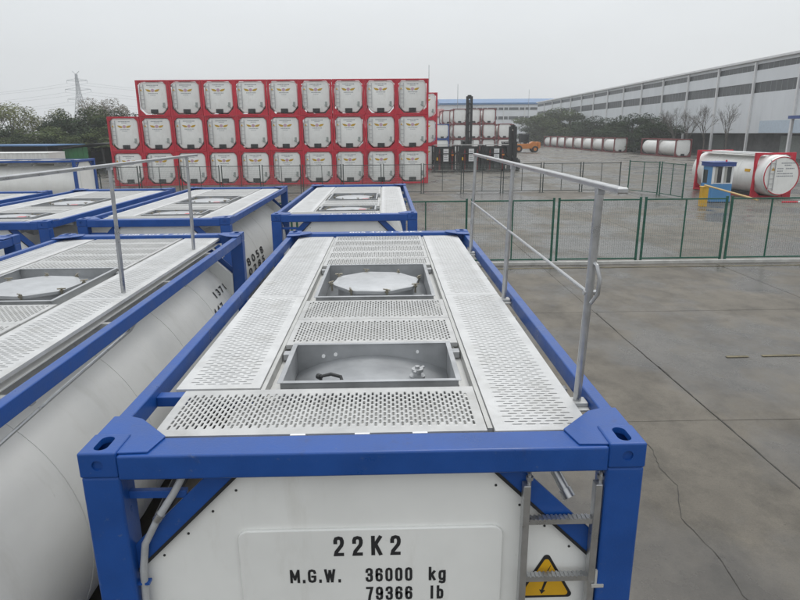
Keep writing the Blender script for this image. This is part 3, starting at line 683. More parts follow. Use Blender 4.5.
for tier in range(3):
    tank_unit('tank_container', 'red-framed tank container half hidden behind the long red stack, %s of its pile' % ('bottom', 'middle', 'top')[tier], 'tank container', 4.33, 63.5, tier*H, 'red containers behind the long red stack', 'red_paint')

# ================================================================== CROSSWISE ROW, SHEDS AND WOOD
def box_container(x0, x1, y0, y1, h):
    t = thing('shipping_container', 'plain white box container behind the crosswise blue-framed tank', 'container', ((x0+x1)/2, (y0+y1)/2, 0))
    cx, cy = (x0+x1)/2, (y0+y1)/2
    mm = MB(); x = x0
    pts = []
    while x < x1-.3: pts += [(x-cx, y0-cy+.06), (x+.07-cx, y0-cy+.02), (x+.2-cx, y0-cy+.02), (x+.27-cx, y0-cy+.06)]; x += .3
    pts += [(x1-cx, y0-cy+.06), (x1-cx, y1-cy), (x0-cx, y1-cy)]
    link('corrugated_wall', mm.prism(pts, 'z', .12, h-.06).mesh('corrugated_wall', 'white_clad'), t)
    link('roof', MB().box(x0-cx-.02, x1-cx+.02, y0-cy, y1-cy+.02, h-.06, h).mesh('roof', 'white_panel', bevel=.01), t)
    link('base_rail', MB().box(x0-cx-.02, x1-cx+.02, y0-cy, y1-cy+.02, 0, .12).mesh('base_rail', 'dark_fitting'), t)
box_container(-30.6, -24.45, 44, 46.4, 2.66)
def open_shed(name, label, x0, x1, y0, y1, z0, z1, roof_mat, wall_mat, wall_to):
    t = thing(name, label, 'shed', ((x0+x1)/2, (y0+y1)/2, 0)); cx, cy = (x0+x1)/2, (y0+y1)/2
    xm = x0+.52*(x1-x0) if z1 > z0 else cx
    pr = [(x0-.3-cx, z0), (xm-cx, z1), (x1+.3-cx, z1-.03), (x1+.3-cx, z1+.07), (xm-cx, z1+.10), (x0-.3-cx, z0+.10)]
    link('roof', MB().prism(pr, 'y', y0-cy-.5, y1-cy+.3).mesh('roof', roof_mat), t)
    for k in range(4):
        xx = x0-cx+.1+k*(x1-x0-.2)/3
        link('post', MB().box(xx-.08, xx+.08, y0-cy-.08, y0-cy+.08, 0, z0).mesh('post', 'dark_fitting'), t)
    link('back_wall', MB().box(x0-cx, x1-cx, y1-cy-.1, y1-cy, 0, z0).mesh('back_wall', 'shed_dark'), t)
    if wall_to:
        n = int((wall_to-x0)/.5)
        for k in range(n):
            a = x0-cx+k*.5; link('wall_sheet', MB().box(a+.01, a+.49, y0-cy-.14, y0-cy-.085, 0, z0+.0+(.25*k/n)).mesh('wall_sheet', wall_mat, bevel=.008), t)
open_shed('green_shed', 'low open shed with green sheet wall and dark pitched roof edge', -32.4, -26.4, 62, 68, 2.5, 2.95, 'shed_dark', 'shed_green', -29.9)
open_shed('blue_roofed_shed', 'low dark open shed with thin blue roof beside the wood', -46, -32.9, 60, 67, 2.82, 2.86, 'sheet_blue', 'shed_dark', None)

def leaf_cloud(m, cx, cy, cz, rx, ry, rz_, n, size, rnd):
    for _ in range(n):
        while True:
            a, b, c = rnd.uniform(-1,1), rnd.uniform(-1,1), rnd.uniform(-1,1); d = a*a+b*b+c*c
            if d < 1 and rnd.random() < .25+.75*d: break
        p = Vector((cx+a*rx, cy+b*ry, cz+c*rz_))
        nrm = Vector((a+rnd.gauss(0,.7), b+rnd.gauss(0,.7), c+.4+rnd.gauss(0,.7))).normalized()
        u = nrm.orthogonal().normalized(); w = nrm.cross(u); t = rnd.uniform(0,6.28); s_ = size*rnd.uniform(.5,1.2)
        e1 = (u*math.cos(t)+w*math.sin(t))*s_; e2 = (w*math.cos(t)-u*math.sin(t))*s_*rnd.uniform(.4,.8)
        i = len(m.v); m.v += [tuple(p-e1), tuple(p+e2*.8+nrm*s_*.12), tuple(p+e1), tuple(p-e2*.8-nrm*s_*.05)]; m.f.append((i,i+1,i+2,i+3))
def tree_meshes(kind, seed):
    rnd = random.Random(seed); cr_ = MB(); tr = MB()
    h = 1.0  # unit-height tree of 6 m
    if kind in ('dark', 'mid'):
        tr.tube([(0,0,0),(.05,.02,1.2),(-.05,.05,2.6),(0,0,4.2)], .16, 7, .05)
        for k in range(15):
            a = rnd.uniform(0,6.28); q = rnd.uniform(.2,1.75); z_ = rnd.uniform(1.0,5.0)*(1-.05*q); r_ = rnd.uniform(.6,1.15)
            p = (q*math.cos(a), q*math.sin(a), z_)
            tr.tube([(0,0,max(.6,z_*.6)), (p[0]*.6,p[1]*.6,z_*.85), p], .05, 4, .015)
            leaf_cloud(cr_, *p, r_, r_, r_*.72, 420, .115, rnd)
        leaf_cloud(cr_, 0, 0, 4.9, .8, .8, 1.0, 480, .11, rnd); leaf_cloud(cr_, 0, 0, 1.0, 1.7, 1.7, .9, 700, .115, rnd)
    else:
        tr.tube([(0,0,0),(.05,.02,1.2),(-.05,.05,2.6),(0,0,4.6)], .13, 7, .04)
        for k in range(26):
            a = rnd.uniform(0,6.28); q = rnd.uniform(.3,1.8); z_ = rnd.uniform(2.0,6.0-.5*q)
            p = (q*math.cos(a), q*math.sin(a), z_)
            tr.tube([(0,0,max(.8,z_*.5)), (p[0]*.55,p[1]*.55,z_*.85), p], .035, 4, .008)
            leaf_cloud(cr_, *p, .5, .5, .8, 150, .085, rnd)
        leaf_cloud(cr_, 0, 0, 1.2, 1.6, 1.6, 1.1, 600, .10, rnd)
    return tr, cr_
def tree(name, kind, x, y, h, wid, label, group, seed):
    v = seed % 4
    def mk(): 
        tr, cr_ = tree_meshes(kind, 10*v+len(kind))
        return tr.mesh('trunk', 'bark'), cr_.mesh('crown', {'dark': 'leaf_dark', 'mid': 'leaf_mid', 'pale': 'leaf_pale', 'bare': 'leaf_bare'}[kind])
    tm, cm_ = cached(('tree', kind, v), mk)
    t = thing(name, label, 'tree', (x, y, -.02), seed*1.3, group); t.scale = (wid/2.6, wid/2.6, h/5.9)
    link('trunk', tm, t); link('crown', cm_, t)
GW = 'trees of the wood behind the sheds'
rnd = random.Random(11)
LD, LM, LP = 'dark evergreen tree in the wood behind the sheds', 'mid green bushy tree in the wood behind the sheds', 'pale yellow-green willowy tree at the edge of the wood'
k = 0
for px_x, y, h, w_, kd in ((-58,88,8.2,4.2,'pale'),(-53.5,86,8.4,4.2,'pale'),(-50,84,8.0,3.6,'pale'),(-47,87,7.4,3.6,'pale'),(-62,92,8.6,5,'pale'),
        (-44.5,84,6.6,3.2,'dark'),(-42,82,7.2,3.0,'dark'),(-39.5,83,7.3,3.6,'dark'),(-37,81,7.6,3.4,'mid'),(-34.2,80,7.0,3.4,'dark'),(-31.8,80,6.6,3.2,'dark'),(-29,81,6.8,3.4,'mid'),(-26,82,7.0,3.6,'dark'),
        (-48,79,5.2,3.6,'dark'),(-44,76,4.8,3.6,'mid'),(-40,75,5.0,3.8,'mid'),(-36,75,4.9,3.6,'dark'),(-32.5,74.5,5.2,3.4,'mid'),(-29,75,5.2,3.4,'mid'),(-52,77,5.0,4,'mid'),(-56,78,5.2,4,'dark'),(-25,76,5.4,3.4,'dark')):
    k += 1
    tree('broadleaf_tree', kd, px_x, y, h, w_*1.25, {'dark': LD, 'mid': LM, 'pale': LP}[kd], GW+{'dark': ', dark', 'mid': ', mid green', 'pale': ', pale'}[kd], k)
for k, (x, y, h) in enumerate(((-46, 98, 9.3), (-43.5, 99, 9.0), (-41.2, 97, 8.6))):
    tree('budding_tree', 'bare', x, y, h, 4.2, 'thin greyish budding tree rising above the dark wood by the pylon', 'budding trees by the pylon', k)
for k in range(26):
    x = -60+k*1.45; y = rnd.uniform(70, 73)
    tree('shrub', 'mid' if k % 3 else 'dark', x, y, rnd.uniform(2.8, 4.0), rnd.uniform(2.6, 3.4), 'green shrub in the thicket along the foot of the wood', 'shrubs along the foot of the wood', k)

# pylon with power lines
t = thing('power_pylon', 'tall grey lattice power pylon rising beyond the wood', 'pylon', (-198, 420, 0))
def pyl():
    mm = MB(); Ht = 43.0
    def hw(z): return 4.2*(1-z/30)+1.0 if z < 30 else 1.0-.03*(z-30)
    for sx_ in (-1,1):
        for sy_ in (-1,1):
            mm.tube([(sx_*hw(0), sy_*hw(0), 0), (sx_*hw(30), sy_*hw(30), 30), (sx_*hw(43)*.6, sy_*hw(43)*.6, 41.5)], .22, 4)
    zs = [0,6,11,15.5,19.5,23,26,28.5,31,33.5,36,38.5,41]
    for a, b in zip(zs, zs[1:]):
        for s_ in (-1,1):
            mm.tube([(-hw(a), s_*hw(a), a), (hw(b), s_*hw(b), b)], .12, 4).tube([(hw(a), s_*hw(a), a), (-hw(b), s_*hw(b), b)], .12, 4)
            mm.tube([(s_*hw(a), -hw(a), a), (s_*hw(b), hw(b), b)], .12, 4)
    return mm.mesh('lattice_mast', 'pylon_steel')
link('lattice_mast', pyl(), t)
for zz, ww in ((25.5, 7.5), (31.5, 8.2), (37.0, 6.5)):
    arm = MB()
    for s_ in (-1,1):
        arm.tube([(0, .6, zz), (s_*ww, 0, zz+.6)], .16, 4).tube([(0, -.6, zz), (s_*ww, 0, zz+.6)], .16, 4).tube([(0, 0, zz+1.8), (s_*ww, 0, zz+.7)], .14, 4).tube([(s_*ww, 0, zz+.6), (s_*ww, 0, zz-1.2)], .12, 4)
    link('cross_arm', arm.mesh('cross_arm', 'pylon_steel'), t)
for s_ in (-1, 1): link('earth_peak', MB().tube([(0,0,41.3),(s_*2.2,0,43.2)], .16, 4).mesh('earth_peak', 'pylon_steel'), t)
for zz, ww in ((25.5, 7.5), (31.5, 8.2), (37.0, 6.5)):
    for s_ in (-1, 1):
        for dx, dy, sag, end in ((-260, 75, 8, 4), (470, -20, 13, -4)):
            pts = [(s_*ww+dx*q/20, dy*q/20, zz-1.2+end*q/20-4*sag*(q/20)*(1-q/20)) for q in range(21)]
            link('cable', MB().tube(pts, .07, 4).mesh('cable', 'pylon_steel'), t)

# ================================================================== FENCES
def fence_panel(x, y, rz, label, group, steel, w=2.5, h=1.9):
    t = thing('mesh_fence_panel', label, 'fence', (x, y, 0), rz, group)
    for xx in (-w/2+.03, w/2-.03):
        link('post', cached(('fp', steel, xx, h), lambda: MB().box(xx-.028, xx+.028, -.028, .028, 0, h+.06).box(xx-.032, xx+.032, -.032, .032, h+.06, h+.075).mesh('post', steel)), t)
    link('stiffener', cached(('fs', steel, h), lambda: MB().box(-.018, .018, -.018, .018, .1, h-.02).mesh('stiffener', steel)), t)
    link('top_rail', cached(('ft', steel, w, h), lambda: MB().box(-w/2+.058, w/2-.058, -.02, .02, h-.02, h+.02).mesh('top_rail', steel)), t)
    link('bottom_rail', cached(('fb', steel, w), lambda: MB().box(-w/2+.058, w/2-.058, -.02, .02, .10, .14).mesh('bottom_rail', steel)), t)
    link('foot', cached(('ff', steel, w), lambda: MB().box(-w/2-.05, -w/2+.11, -.12, .12, -.025, .012).box(w/2-.11, w/2+.05, -.12, .12, -.025, .012).mesh('foot', steel)), t)
    def wires():
        mm = MB(); a = .003; n = int((w-.12)/.065)
        for k in range(1, n):
            xx = -w/2+.058+k*(w-.116)/n; mm.box(xx-a, xx+a, -a, a, .14, h-.02)
        for k in range(1, 13):
            zz = .14+k*(h-.16)/13; mm.box(-w/2+.058, w/2-.058, .0023, .0065, zz-a, zz+a)
        return mm.mesh('wire_mesh', 'wire_grey')
    wm = link('wire_mesh', cached(('fw', w, h), wires), t); wm['kind'] = 'stuff'
for k in range(-5, 7):
    fence_panel(1.28+k*2.6, 15.82, 0, 'green framed wire mesh fence panel on the white kerb, %s from the barrier-arm end' % ORD[6-k], 'green fence panels along the kerb', 'green_fence')
for k in range(14):
    fence_panel(-19.6+k*2.6, 38.0, R(random.uniform(-1.5,1.5)), 'dark wire mesh fence panel crossing the yard, %s from the guard booth end' % ORD[13-k], 'dark fence panels across the yard', 'dark_fence', h=1.85)
for (xa, ya, xb, yb) in ((16.0,38.0,17.0,35.7), (17.05,35.6,17.35,33.1)):
    fence_panel((xa+xb)/2, (ya+yb)/2, math.atan2(yb-ya, xb-xa), 'green mesh fence panel %s' % ('joining the corner of the dark fence' if ya > 37 else 'ending next to the guard booth'), 'green fence panels beside the booth', 'green_fence', h=1.95)

# ================================================================== GUARD BOOTH, BARRIER, RED SWAP TANK
bt = thing('guard_booth', 'small blue and white guard booth beside the red-framed tank', 'booth', (18.45, 31.65, 0))
bw, bd, bh = .56, .58, 2.16
link('lower_wall', MB().box(-bw, bw, -bd, bd, .05, 1.02).mesh('lower_wall', 'booth_blue', bevel=.01), bt)
link('base', MB().box(-bw-.02, bw+.02, -bd-.02, bd+.02, -.01, .05).mesh('base', 'dark_fitting'), bt)
link('roof', MB().box(-bw-.07, bw+.07, -bd-.07, bd+.07, bh-.20, bh).box(-bw-.1, bw+.1, -bd-.1, bd+.1, bh, bh+.03).mesh('roof', 'booth_navy', bevel=.01), bt)
for sx_ in (-1,1):
    for sy_ in (-1,1):
        a, b = sorted((sx_*bw, sx_*(bw-.07))); c, d = sorted((sy_*bd, sy_*(bd-.09)))
        link('corner_post', MB().box(a,b,c,d,1.02,bh-.2).mesh('corner_post', 'frame_white'), bt)
link('mullion', MB().box(-.03,.03,-bd,-bd+.06,1.02,bh-.2).mesh('mullion', 'frame_white'), bt)
for a, b in ((-bw+.07, -.03), (.03, bw-.07)):
    w_ = link('window', MB().box(a, b, -bd+.03, -bd+.045, 1.04, bh-.22).mesh('window', 'glass_dark'), bt)
    link('curtain', MB().box(a+.02, a+.19, -bd+.02, -bd+.0285, 1.08, bh-.24).mesh('curtain', 'curtain'), w_)
    link('frame', MB().box(a, a+.03, -bd+.012, -bd+.029, 1.04, bh-.22).box(b-.03, b, -bd+.012, -bd+.029, 1.04, bh-.22).box(a+.03, b-.03, -bd+.012, -bd+.029, 1.04, 1.08).mesh('frame', 'frame_white'), w_)
link('side_panel', MB().box(-bw+.005, -bw+.05, -bd+.09, -.02, 1.02, bh-.2).box(-bw+.005, -bw+.05, -.02, bd-.09, 1.75, bh-.2).mesh('side_panel', 'booth_blue'), bt)
link('side_window', MB().box(-bw+.02, -bw+.035, -.02, bd-.09, 1.02, 1.75).mesh('side_window', 'glass_dark'), bt)
link('back_panel', MB().box(-bw+.09, bw-.09, bd-.05, bd-.01, 1.02, bh-.2).mesh('back_panel', 'frame_white'), bt)
link('beacon', MB().lathe([(bh+.03,.05),(bh+.11,.05),(bh+.14,.02)], 'z', (.25,-.3,0), 10).mesh('beacon', 'red_mark'), bt)

def barrier(x, y, x2, y2, label, col, stripes):
    t = thing('barrier_gate', label, 'barrier', (x, y, 0))
    link('cabinet', MB().box(-.16,.16,-.16,.16,-.01,.98).box(-.19,.19,-.19,.19,.98,1.04).mesh('cabinet', col, bevel=.02), t)
    d = Vector((x2-x, y2-y, 0)); n = 12
    for k in range(n):
        a, b = d*(k/n), d*((k+1)/n)
        link('arm_section', MB().tube([(a.x,a.y,1.1-.012*k), (b.x,b.y,1.1-.012*(k+1))], .042, 8).mesh('arm_section', stripes[k % 2]), t)
barrier(16.75, 29.6, 16.1, 23.8, 'yellow barrier cabinet with a thin yellow arm lowered across the gateway by the booth', 'yellow_paint', ('arm_beige', 'arm_beige'))
barrier(23.4, 21.4, 16.6, 22.9, 'red and white striped barrier arm opposite the yellow barrier', 'red_paint', ('frame_white', 'red_paint'))

def swap_tank(x, y, rz):
    c, s = math.cos(rz), math.sin(rz)
    t = thing('tank_container', 'large red-framed white tank container beside the guard booth, round end with red ring', 'tank container', (x, y, 0), rz)
    O = (W, L/2, 0)   # local origin given as the near left corner
    def K(nm, me, p=t): return link(nm, me, p)
    TZ = 1.32; r = 1.16
    sh = K('tank_shell', MB().lathe([(-.62,.4),(-.60,.75),(-.55,1.0),(-.45,1.12),(-.38,r),(1.6,r),(1.605,r+.015),(1.72,r+.015),(1.725,r),(4.3,r),(4.305,r+.015),(4.42,r+.015),(4.425,r),(6.5,r),(6.6,1.05),(6.68,.6)], 'y', (W,0,TZ), 56).mesh('tank_shell', 'white_clad', smooth=True))
    link('end_disc', MB().lathe([(-.645,1.07),(-.56,1.10)], 'y', (W,0,TZ), 48).mesh('end_disc', 'white_panel'), sh)
    def ring(a0, a1, r0, r1):
        mm = MB(); n = 48
        for k in range(n):
            q = 2*math.pi*k/n
            for (a, rr2) in ((a0, r0), (a0, r1), (a1, r1), (a1, r0)): mm.v.append((W+rr2*math.cos(q), a, TZ+rr2*math.sin(q)))
        for k in range(n):
            for j in range(4): mm.f.append((4*k+j, 4*k+(j+1) % 4, 4*((k+1) % n)+(j+1) % 4, 4*((k+1) % n)+j))
        return mm
    link('end_ring', ring(-.672, -.640, 1.03, 1.075).mesh('end_ring', 'red_paint', smooth=True), sh)
    for k, y0 in enumerate((0, L-.16)):
        mm = MB()
        for sg in (-1,1):
            X = lambda a: W+sg*a
            mm.prism([(X(1.219),.0),(X(1.219),.45),(X(1.19),1.0),(X(1.19),1.6),(X(1.219),2.1),(X(1.219),H),(X(.72),H),(X(.72),2.47),(X(.95),2.40),(X(1.06),2.15),(X(1.10),1.7),(X(1.10),.9),(X(1.04),.45),(X(.7),.16),(X(.7),0)], 'y', y0, y0+.16)
        mm.box(W-.72, W+.72, y0+.01, y0+.15, H-.11, H-.01).box(W-.7, W+.7, y0+.01, y0+.15, .02, .15)
        K('end_frame', mm.mesh('end_frame', 'red_paint', bevel=.012, seg=1))
    for sg in (-1,1):
        K('side_rail', MB().box(W+sg*1.17-.03, W+sg*1.17+.03, .16, L-.16, .05, .15).mesh('side_rail', 'red_paint'))
        K('skid', MB().box(W+sg*.6-.1, W+sg*.6+.1, .3, L-.3, .02, .30).mesh('skid', 'dark_fitting'))
    K('walkway', MB().box(W-1.0, W-.45, .2, L-.2, 2.46, 2.50).mesh('walkway', 'deck_alu'))
    K('top_rail', MB().box(W-.30, W+.3, .2, L-.2, 2.50, 2.56).mesh('top_rail', 'frame_white'))
    K('ladder', [mm := MB()] and [mm.box(W-.78,W-.74,-.72,-.69,.5,2.2), mm.box(W-.5,W-.46,-.72,-.69,.5,2.2)] and [mm.box(W-.74,W-.5,-.715,-.695,.6+k*.28,.625+k*.28) for k in range(6)] and mm.mesh('ladder', 'galv'))
    mm = MB(); rn = random.Random(5)
    for zz, x0, x1 in ((2.0,-.1,.65),(1.88,.1,.5),(1.70,-.3,.05),(1.70,.2,.7),(1.56,-.3,.0),(1.42,-.3,.05),(1.42,.15,.6),(1.28,-.3,.7)):
        a = x0
        while a < x1: ww = rn.uniform(.04,.1); mm.box(W+a, W+a+ww, -.651, -.6451, zz, zz+.06); a += ww+.025
    lo = link('marking_lines', mm.mesh('marking_lines', 'grey_ink'), sh); lo['kind'] = 'stuff'
    link('warning_mark', MB().prism([(W-.66,1.62),(W-.44,1.62),(W-.55,1.82)], 'y', -.651, -.6451).mesh('warning_mark', 'sign_yellow'), sh)
    link('side_plate', MB().box(W-r-.012, W-r+.04, .5, .95, 1.5, 1.66).mesh('side_plate', 'sign_yellow'), sh)
swap_tank(21.3, 33.0, R(4))

# ================================================================== BLACK MACHINERY UNITS, STACKS, LIFT TRUCKS
def machinery_unit(x, y, k):
    t = thing('machinery_unit', 'black machinery unit with white label, %s' % ('next to the long red stack', 'in the middle of three', 'next to the lowered black mast')[k], 'machinery', (x, y, 0), 0, 'black machinery units')
    w = 1.2; h = 2.56
    mm = MB()
    for sx_ in (-1,1):
        for y0 in (0, 2.9): a, b = sorted((sx_*w, sx_*(w-.14))); mm.box(a, b, y0, y0+.14, -.02, h)
    for zz in (0, .9, 1.7): mm.box(-w+.14, w-.14, 0.02, .12, zz, zz+.09); mm.box(-w+.14, w-.14, 2.92, 3.02, zz, zz+.09)
    for sx_ in (-1,1): a, b = sorted((sx_*(w-.02), sx_*(w-.12))); mm.box(a, b, .14, 2.9, 0, .12); mm.box(a, b, .14, 2.9, h-.14, h-.02)
    link('frame', mm.mesh('frame', 'dark_fitting', bevel=.008, seg=1), t)
    link('top_bar', MB().box(-w, w, -.02, .16, h+.001, h+.09).mesh('top_bar', 'deck_alu'), t)
    link('cabinet', MB().box(-.28,.28,.06,.5,.35,h-.3).mesh('cabinet', 'dark_fitting'), t)
    link('white_label', MB().box(-.26,.26,.045,.06,1.0,h-.35).mesh('white_label', 'frame_white'), t)
    lb = MB()
    for q in range(5): lb.box(-.2,.2-.05*(q % 3),.038,.0449,1.15+q*.2,1.22+q*.2)
    o = link('marking_lines', lb.mesh('marking_lines', 'grey_ink'), t); o['kind'] = 'stuff'
    for q in (-.85, -.62, -.45, .45, .66, .88):
        link('gas_cylinder', MB().lathe([(.15,.09),(1.9,.09),(2.05,.04),(2.2,.03)], 'z', (q,.35,0), 10).mesh('gas_cylinder', ('dark_fitting','wire_grey','maroon_paint','dark_fitting')[int(abs(q*10)) % 4], smooth=True), t)
    link('orange_plate', MB().box(.55,.78,.03,.06,1.55,1.72).mesh('orange_plate', 'orange_paint'), t)
    link('orange_plate', MB().box(-.95,-.80,.03,.06,1.1,1.4).mesh('orange_plate', 'yellow_paint'), t)
    link('back_panel', MB().box(-w+.15,w-.15,2.2,2.3,.1,h-.15).mesh('back_panel', 'shed_dark'), t)
for k, x in enumerate((6.2, 8.75, 11.3)): machinery_unit(x, 60.5, k)

def lift_truck(name, label, x, y, rz, body_mat, mast_h, s=1.0):
    t = thing(name, label, 'forklift', (x, y, 0), rz); t.scale = (s,)*3      # drives along +x
    link('chassis', MB().prism([(-1.9,.55),(-1.95,1.5),(-1.2,1.62),(-.6,1.3),(1.3,1.25),(1.5,.5)], 'y', -.75, .75).mesh('chassis', body_mat, bevel=.08), t)
    link('counterweight', MB().prism([(-2.35,.6),(-2.35,1.45),(-1.96,1.6),(-1.96,.5)], 'y', -.8, .8).mesh('counterweight', 'dark_fitting' if body_mat != 'orange_paint' else body_mat, bevel=.06), t)
    cb = link('cab_roof', MB().box(-.62,.88,-.76,.76,2.75,2.84).mesh('cab_roof', 'dark_fitting', bevel=.02), t)
    for xa in (-.55, .72):
        for ya in (-.7, .62): link('cab_post', MB().box(xa, xa+.08, ya, ya+.08, 1.25, 2.75).mesh('cab_post', 'dark_fitting'), cb)
    link('window', MB().box(-.54,-.52,-.6,.6,1.45,2.7).box(-.45,.7,-.66,-.65,1.45,2.7).mesh('window', 'glass_dark'), cb)
    link('seat', MB().box(-.3,.15,-.25,.25,1.3,1.62).box(-.38,-.28,-.25,.25,1.62,2.15).mesh('seat', 'black_rubber', bevel=.03), cb)
    for wx, r_ in ((1.05,.55), (-1.5,.48)):
        for sy_ in (-1,1):
            w_ = link('wheel', MB().lathe([(-.18,r_*.8),(-.15,r_),(.15,r_),(.18,r_*.8)], 'y', (wx, sy_*.78, r_-.02), 20).mesh('wheel', 'tyre', smooth=True), t)
            link('rim', MB().lathe([(-.19,r_*.5),(.19,r_*.5)], 'y', (wx, sy_*.78, r_-.02), 14).mesh('rim', body_mat), w_)
    ms = MB()
    for sy_ in (-1,1): a, b = sorted((sy_*.40, sy_*.24)); ms.box(1.62, 1.85, a, b, .12, mast_h); a, b = sorted((sy_*.235, sy_*.10)); ms.box(1.66, 1.82, a, b, .15, mast_h+.12)
    for q in range(int(mast_h/1.1)): ms.box(1.6, 1.7, -.39, .39, .5+q*1.1, .62+q*1.1)
    ms.box(1.58,1.62,-.2,.2,mast_h-.3,mast_h+.16)
    mo = link('mast', ms.mesh('mast', 'dark_fitting', bevel=.01, seg=1), t)
    link('lift_cylinder', MB().tube([(1.6,0,.3),(1.6,0,mast_h-.4)], .07, 10).mesh('lift_cylinder', 'dark_fitting'), mo)
    for sy_ in (-.4,.4): link('fork', MB().box(1.86,3.1,sy_-.08,sy_+.08,.10,.16).box(1.86,1.93,sy_-.08,sy_+.08,.16,1.2).mesh('fork', 'dark_fitting'), t)
lift_truck('forklift', 'orange forklift truck parked near the hedge and container stacks', 26.6, 117, R(180), 'orange_paint', 3.3, 1.22)
lift_truck('mast_truck', 'container lift truck with tall dark mast raised behind the black machinery units', 10.4, 77.0, R(-90), 'dark_fitting', 8.0)
lift_truck('mast_truck', 'lift truck with lowered black mast at the end of the machinery units', 13.1, 63.5, R(-90), 'dark_fitting', 4.35)

for col, x, tiers in ((0, 13.35, 3), (1, 15.9, 3), (2, 18.6, 3), (3, 21.4, 2)):
    for q in range(tiers):
        for row in range(2):
            if row == 1 and col not in (0, 3): continue
            tank_unit('tank_container', 'maroon-framed tank container, %s tier, distant column %s%s' % (('bottom', 'middle', 'top')[q], ('next to the blue-framed one', 'behind the tall mast', 'past the tall mast', 'nearest the forklift')[col].replace('nearest', 'toward'), ', rear row' if row else ''), 'tank container', x+(row*1.9 if col == 3 else -row*1.3), 110+row*7+random.uniform(-.2,.2), q*H, 'distant stacked tank containers', 'maroon_paint', R(random.uniform(-.5,.5)), emblem=False)
for q in range(2): tank_unit('tank_container', 'small distant blue-framed tank container, %s of the pair next to the maroon stack' % ('lower', 'upper')[q], 'tank container', 10.1, 108, q*H, 'distant blue stack', 'blue_paint', 0, emblem=False)
for k in range(8):
    tank_unit('tank_container', 'maroon-framed white tank container in the hedge line, %s from the bare trees' % ORD[k], 'tank container', 42.6-.03*k, 110.5+k*6.25, 0, 'line of tank containers before the hedge', 'maroon_paint', R(-.5), emblem=False)
for k in range(2):
    tank_unit('tank_container', 'maroon-framed tank container under the bare trees, %s' % ('its octagonal end open to the yard', 'butted behind its twin')[k], 'tank container', 43.6, 88.5+k*6.3, 0, 'pair of tank containers under the bare trees', 'maroon_paint', 0, emblem=False)

# ================================================================== WAREHOUSE AND FAR HALL
wx, wy0, wy1, wh = 52.0, 38.2, 214.0, 13.3
wt = thing('warehouse', 'long pale grey warehouse with two dark window strips and open ground storey', 'warehouse', (wx, (wy0+wy1)/2, 0))
wcy = (wy0+wy1)/2; BAY = 9.77; NB = int(round((wy1-wy0)/BAY))
def wbox(nm, x0, x1, y0, y1, z0, z1, mt, p=wt, bevel=0): return link(nm, MB().box(x0, x1, y0-wcy, y1-wcy, z0, z1).mesh(nm, mt, bevel=bevel), p)
wbox('upper_wall', 0, 30, wy0, wy1, 10.15, 11.75, 'wall_light')
wbox('main_wall', 0, 30, wy0, wy1, 3.35, 8.75, 'wall_light')
wbox('strip_back', .35, 30, wy0, wy1, 8.75, 10.15, 'wall_dark'); wbox('strip_back', .35, 30, wy0, wy1, 11.75, 12.55, 'wall_dark')
wbox('eaves_wall', 0, 30, wy0, wy1, 12.55, 12.95, 'wall_light')
wbox('roof_edge', -.45, 30.3, wy0-.2, wy1+.2, 12.95, wh, 'wall_cap', bevel=.05)
wbox('back_wall', 3.2, 30, wy0, wy1, -.03, 3.35, 'wall_dark')
wbox('end_wall', 0, 3.2, wy1-.4, wy1, -.03, 3.35, 'wall_light')
def strip(h):
    mm = MB().box(.10,.16,0,BAY-.32,0,h); return mm.mesh('window', 'wall_strip')
def mull(h):
    mm = MB()
    for q in range(1, 8): yy = q*(BAY-.32)/8; mm.box(.085,.12,yy-.02,yy+.02,0,h)
    return mm.mesh('mullion', 'wire_grey')
for k in range(NB):
    y0 = wy0+k*BAY
    wbox('pillar', -.28, -.002, y0-.15, y0+.15, -.03, 12.9, 'wall_cap')
    for zz, h in ((8.75, 1.4), (11.75, .8)):
        w_ = link('window', cached(('ws', h), lambda: strip(h)), wt, (0, y0+.16-wcy, zz)); link('mullion', cached(('wm', h), lambda: mull(h)), w_)['kind'] = 'stuff'
    for q in range(3):   # cladding joints stand out as thin ribs
        link('cladding_rib', cached('crib', lambda: MB().box(-.012,-.001,-.02,.02,3.36,8.74).mesh('cladding_rib', 'wall_light')), wt, (0, y0+BAY*(q+1)/4-wcy, 0))
    if k % 2 == 0: wbox('shutter', 3.1, 3.19, y0+2, y0+7, 0, 3.0, 'wire_grey')
wbox('canopy', -4.0, -.05, 56, 72.3, 5.05, 5.40, 'booth_navy')
wbox('canopy_post', -3.9, -3.6, 71.7, 72.0, -.03, 5.05, 'wall_cap')
wbox('pale_blue_sheet', -.06, -.037, 73.5, 84.5, 3.4, 5.0, 'pale_sheet' if 'pale_sheet' in MATS else 'wall_cap')

fb = thing('factory_hall', 'distant pale hall with bright blue roof beyond the warehouse', 'building', (60, 250, 0))
link('wall', MB().box(-39,40,-12,12,-.03,13.6).mesh('wall', 'wall_light'), fb)
link('roof', MB().prism([(-12.6,13.6),(-12.6,14.2),(-6,15.9),(12,15.9),(12,13.6)], 'x', -39.4, 41).mesh('roof', 'sheet_blue'), fb)
for zz, h in ((11.6,.9), (8.2,1.1)):
    for k in range(8):
        a = -29+k*8.0; w_ = link('window', MB().box(a, a+7.6, -12.12, -12.003, zz, zz+h).mesh('window', 'wall_strip'), fb)
        link('mullion', MB().box(a+3.6, a+4.0, -12.2, -12.125, zz, zz+h).mesh('mullion', 'wall_cap'), w_)
for k in range(9): link('pilaster', MB().box(-31+k*8-.15, -31+k*8+.15, -12.3, -12.001, -.03, 13.5).mesh('pilaster', 'wall_cap'), fb)
lh = thing('low_hall', 'low grey hall with brownish roof beside the blue-roofed hall', 'building', (15, 222, 0))
link('wall', MB().box(-10,5.5,-8,8,-.03,8.6).mesh('wall', 'wall_light'), lh)
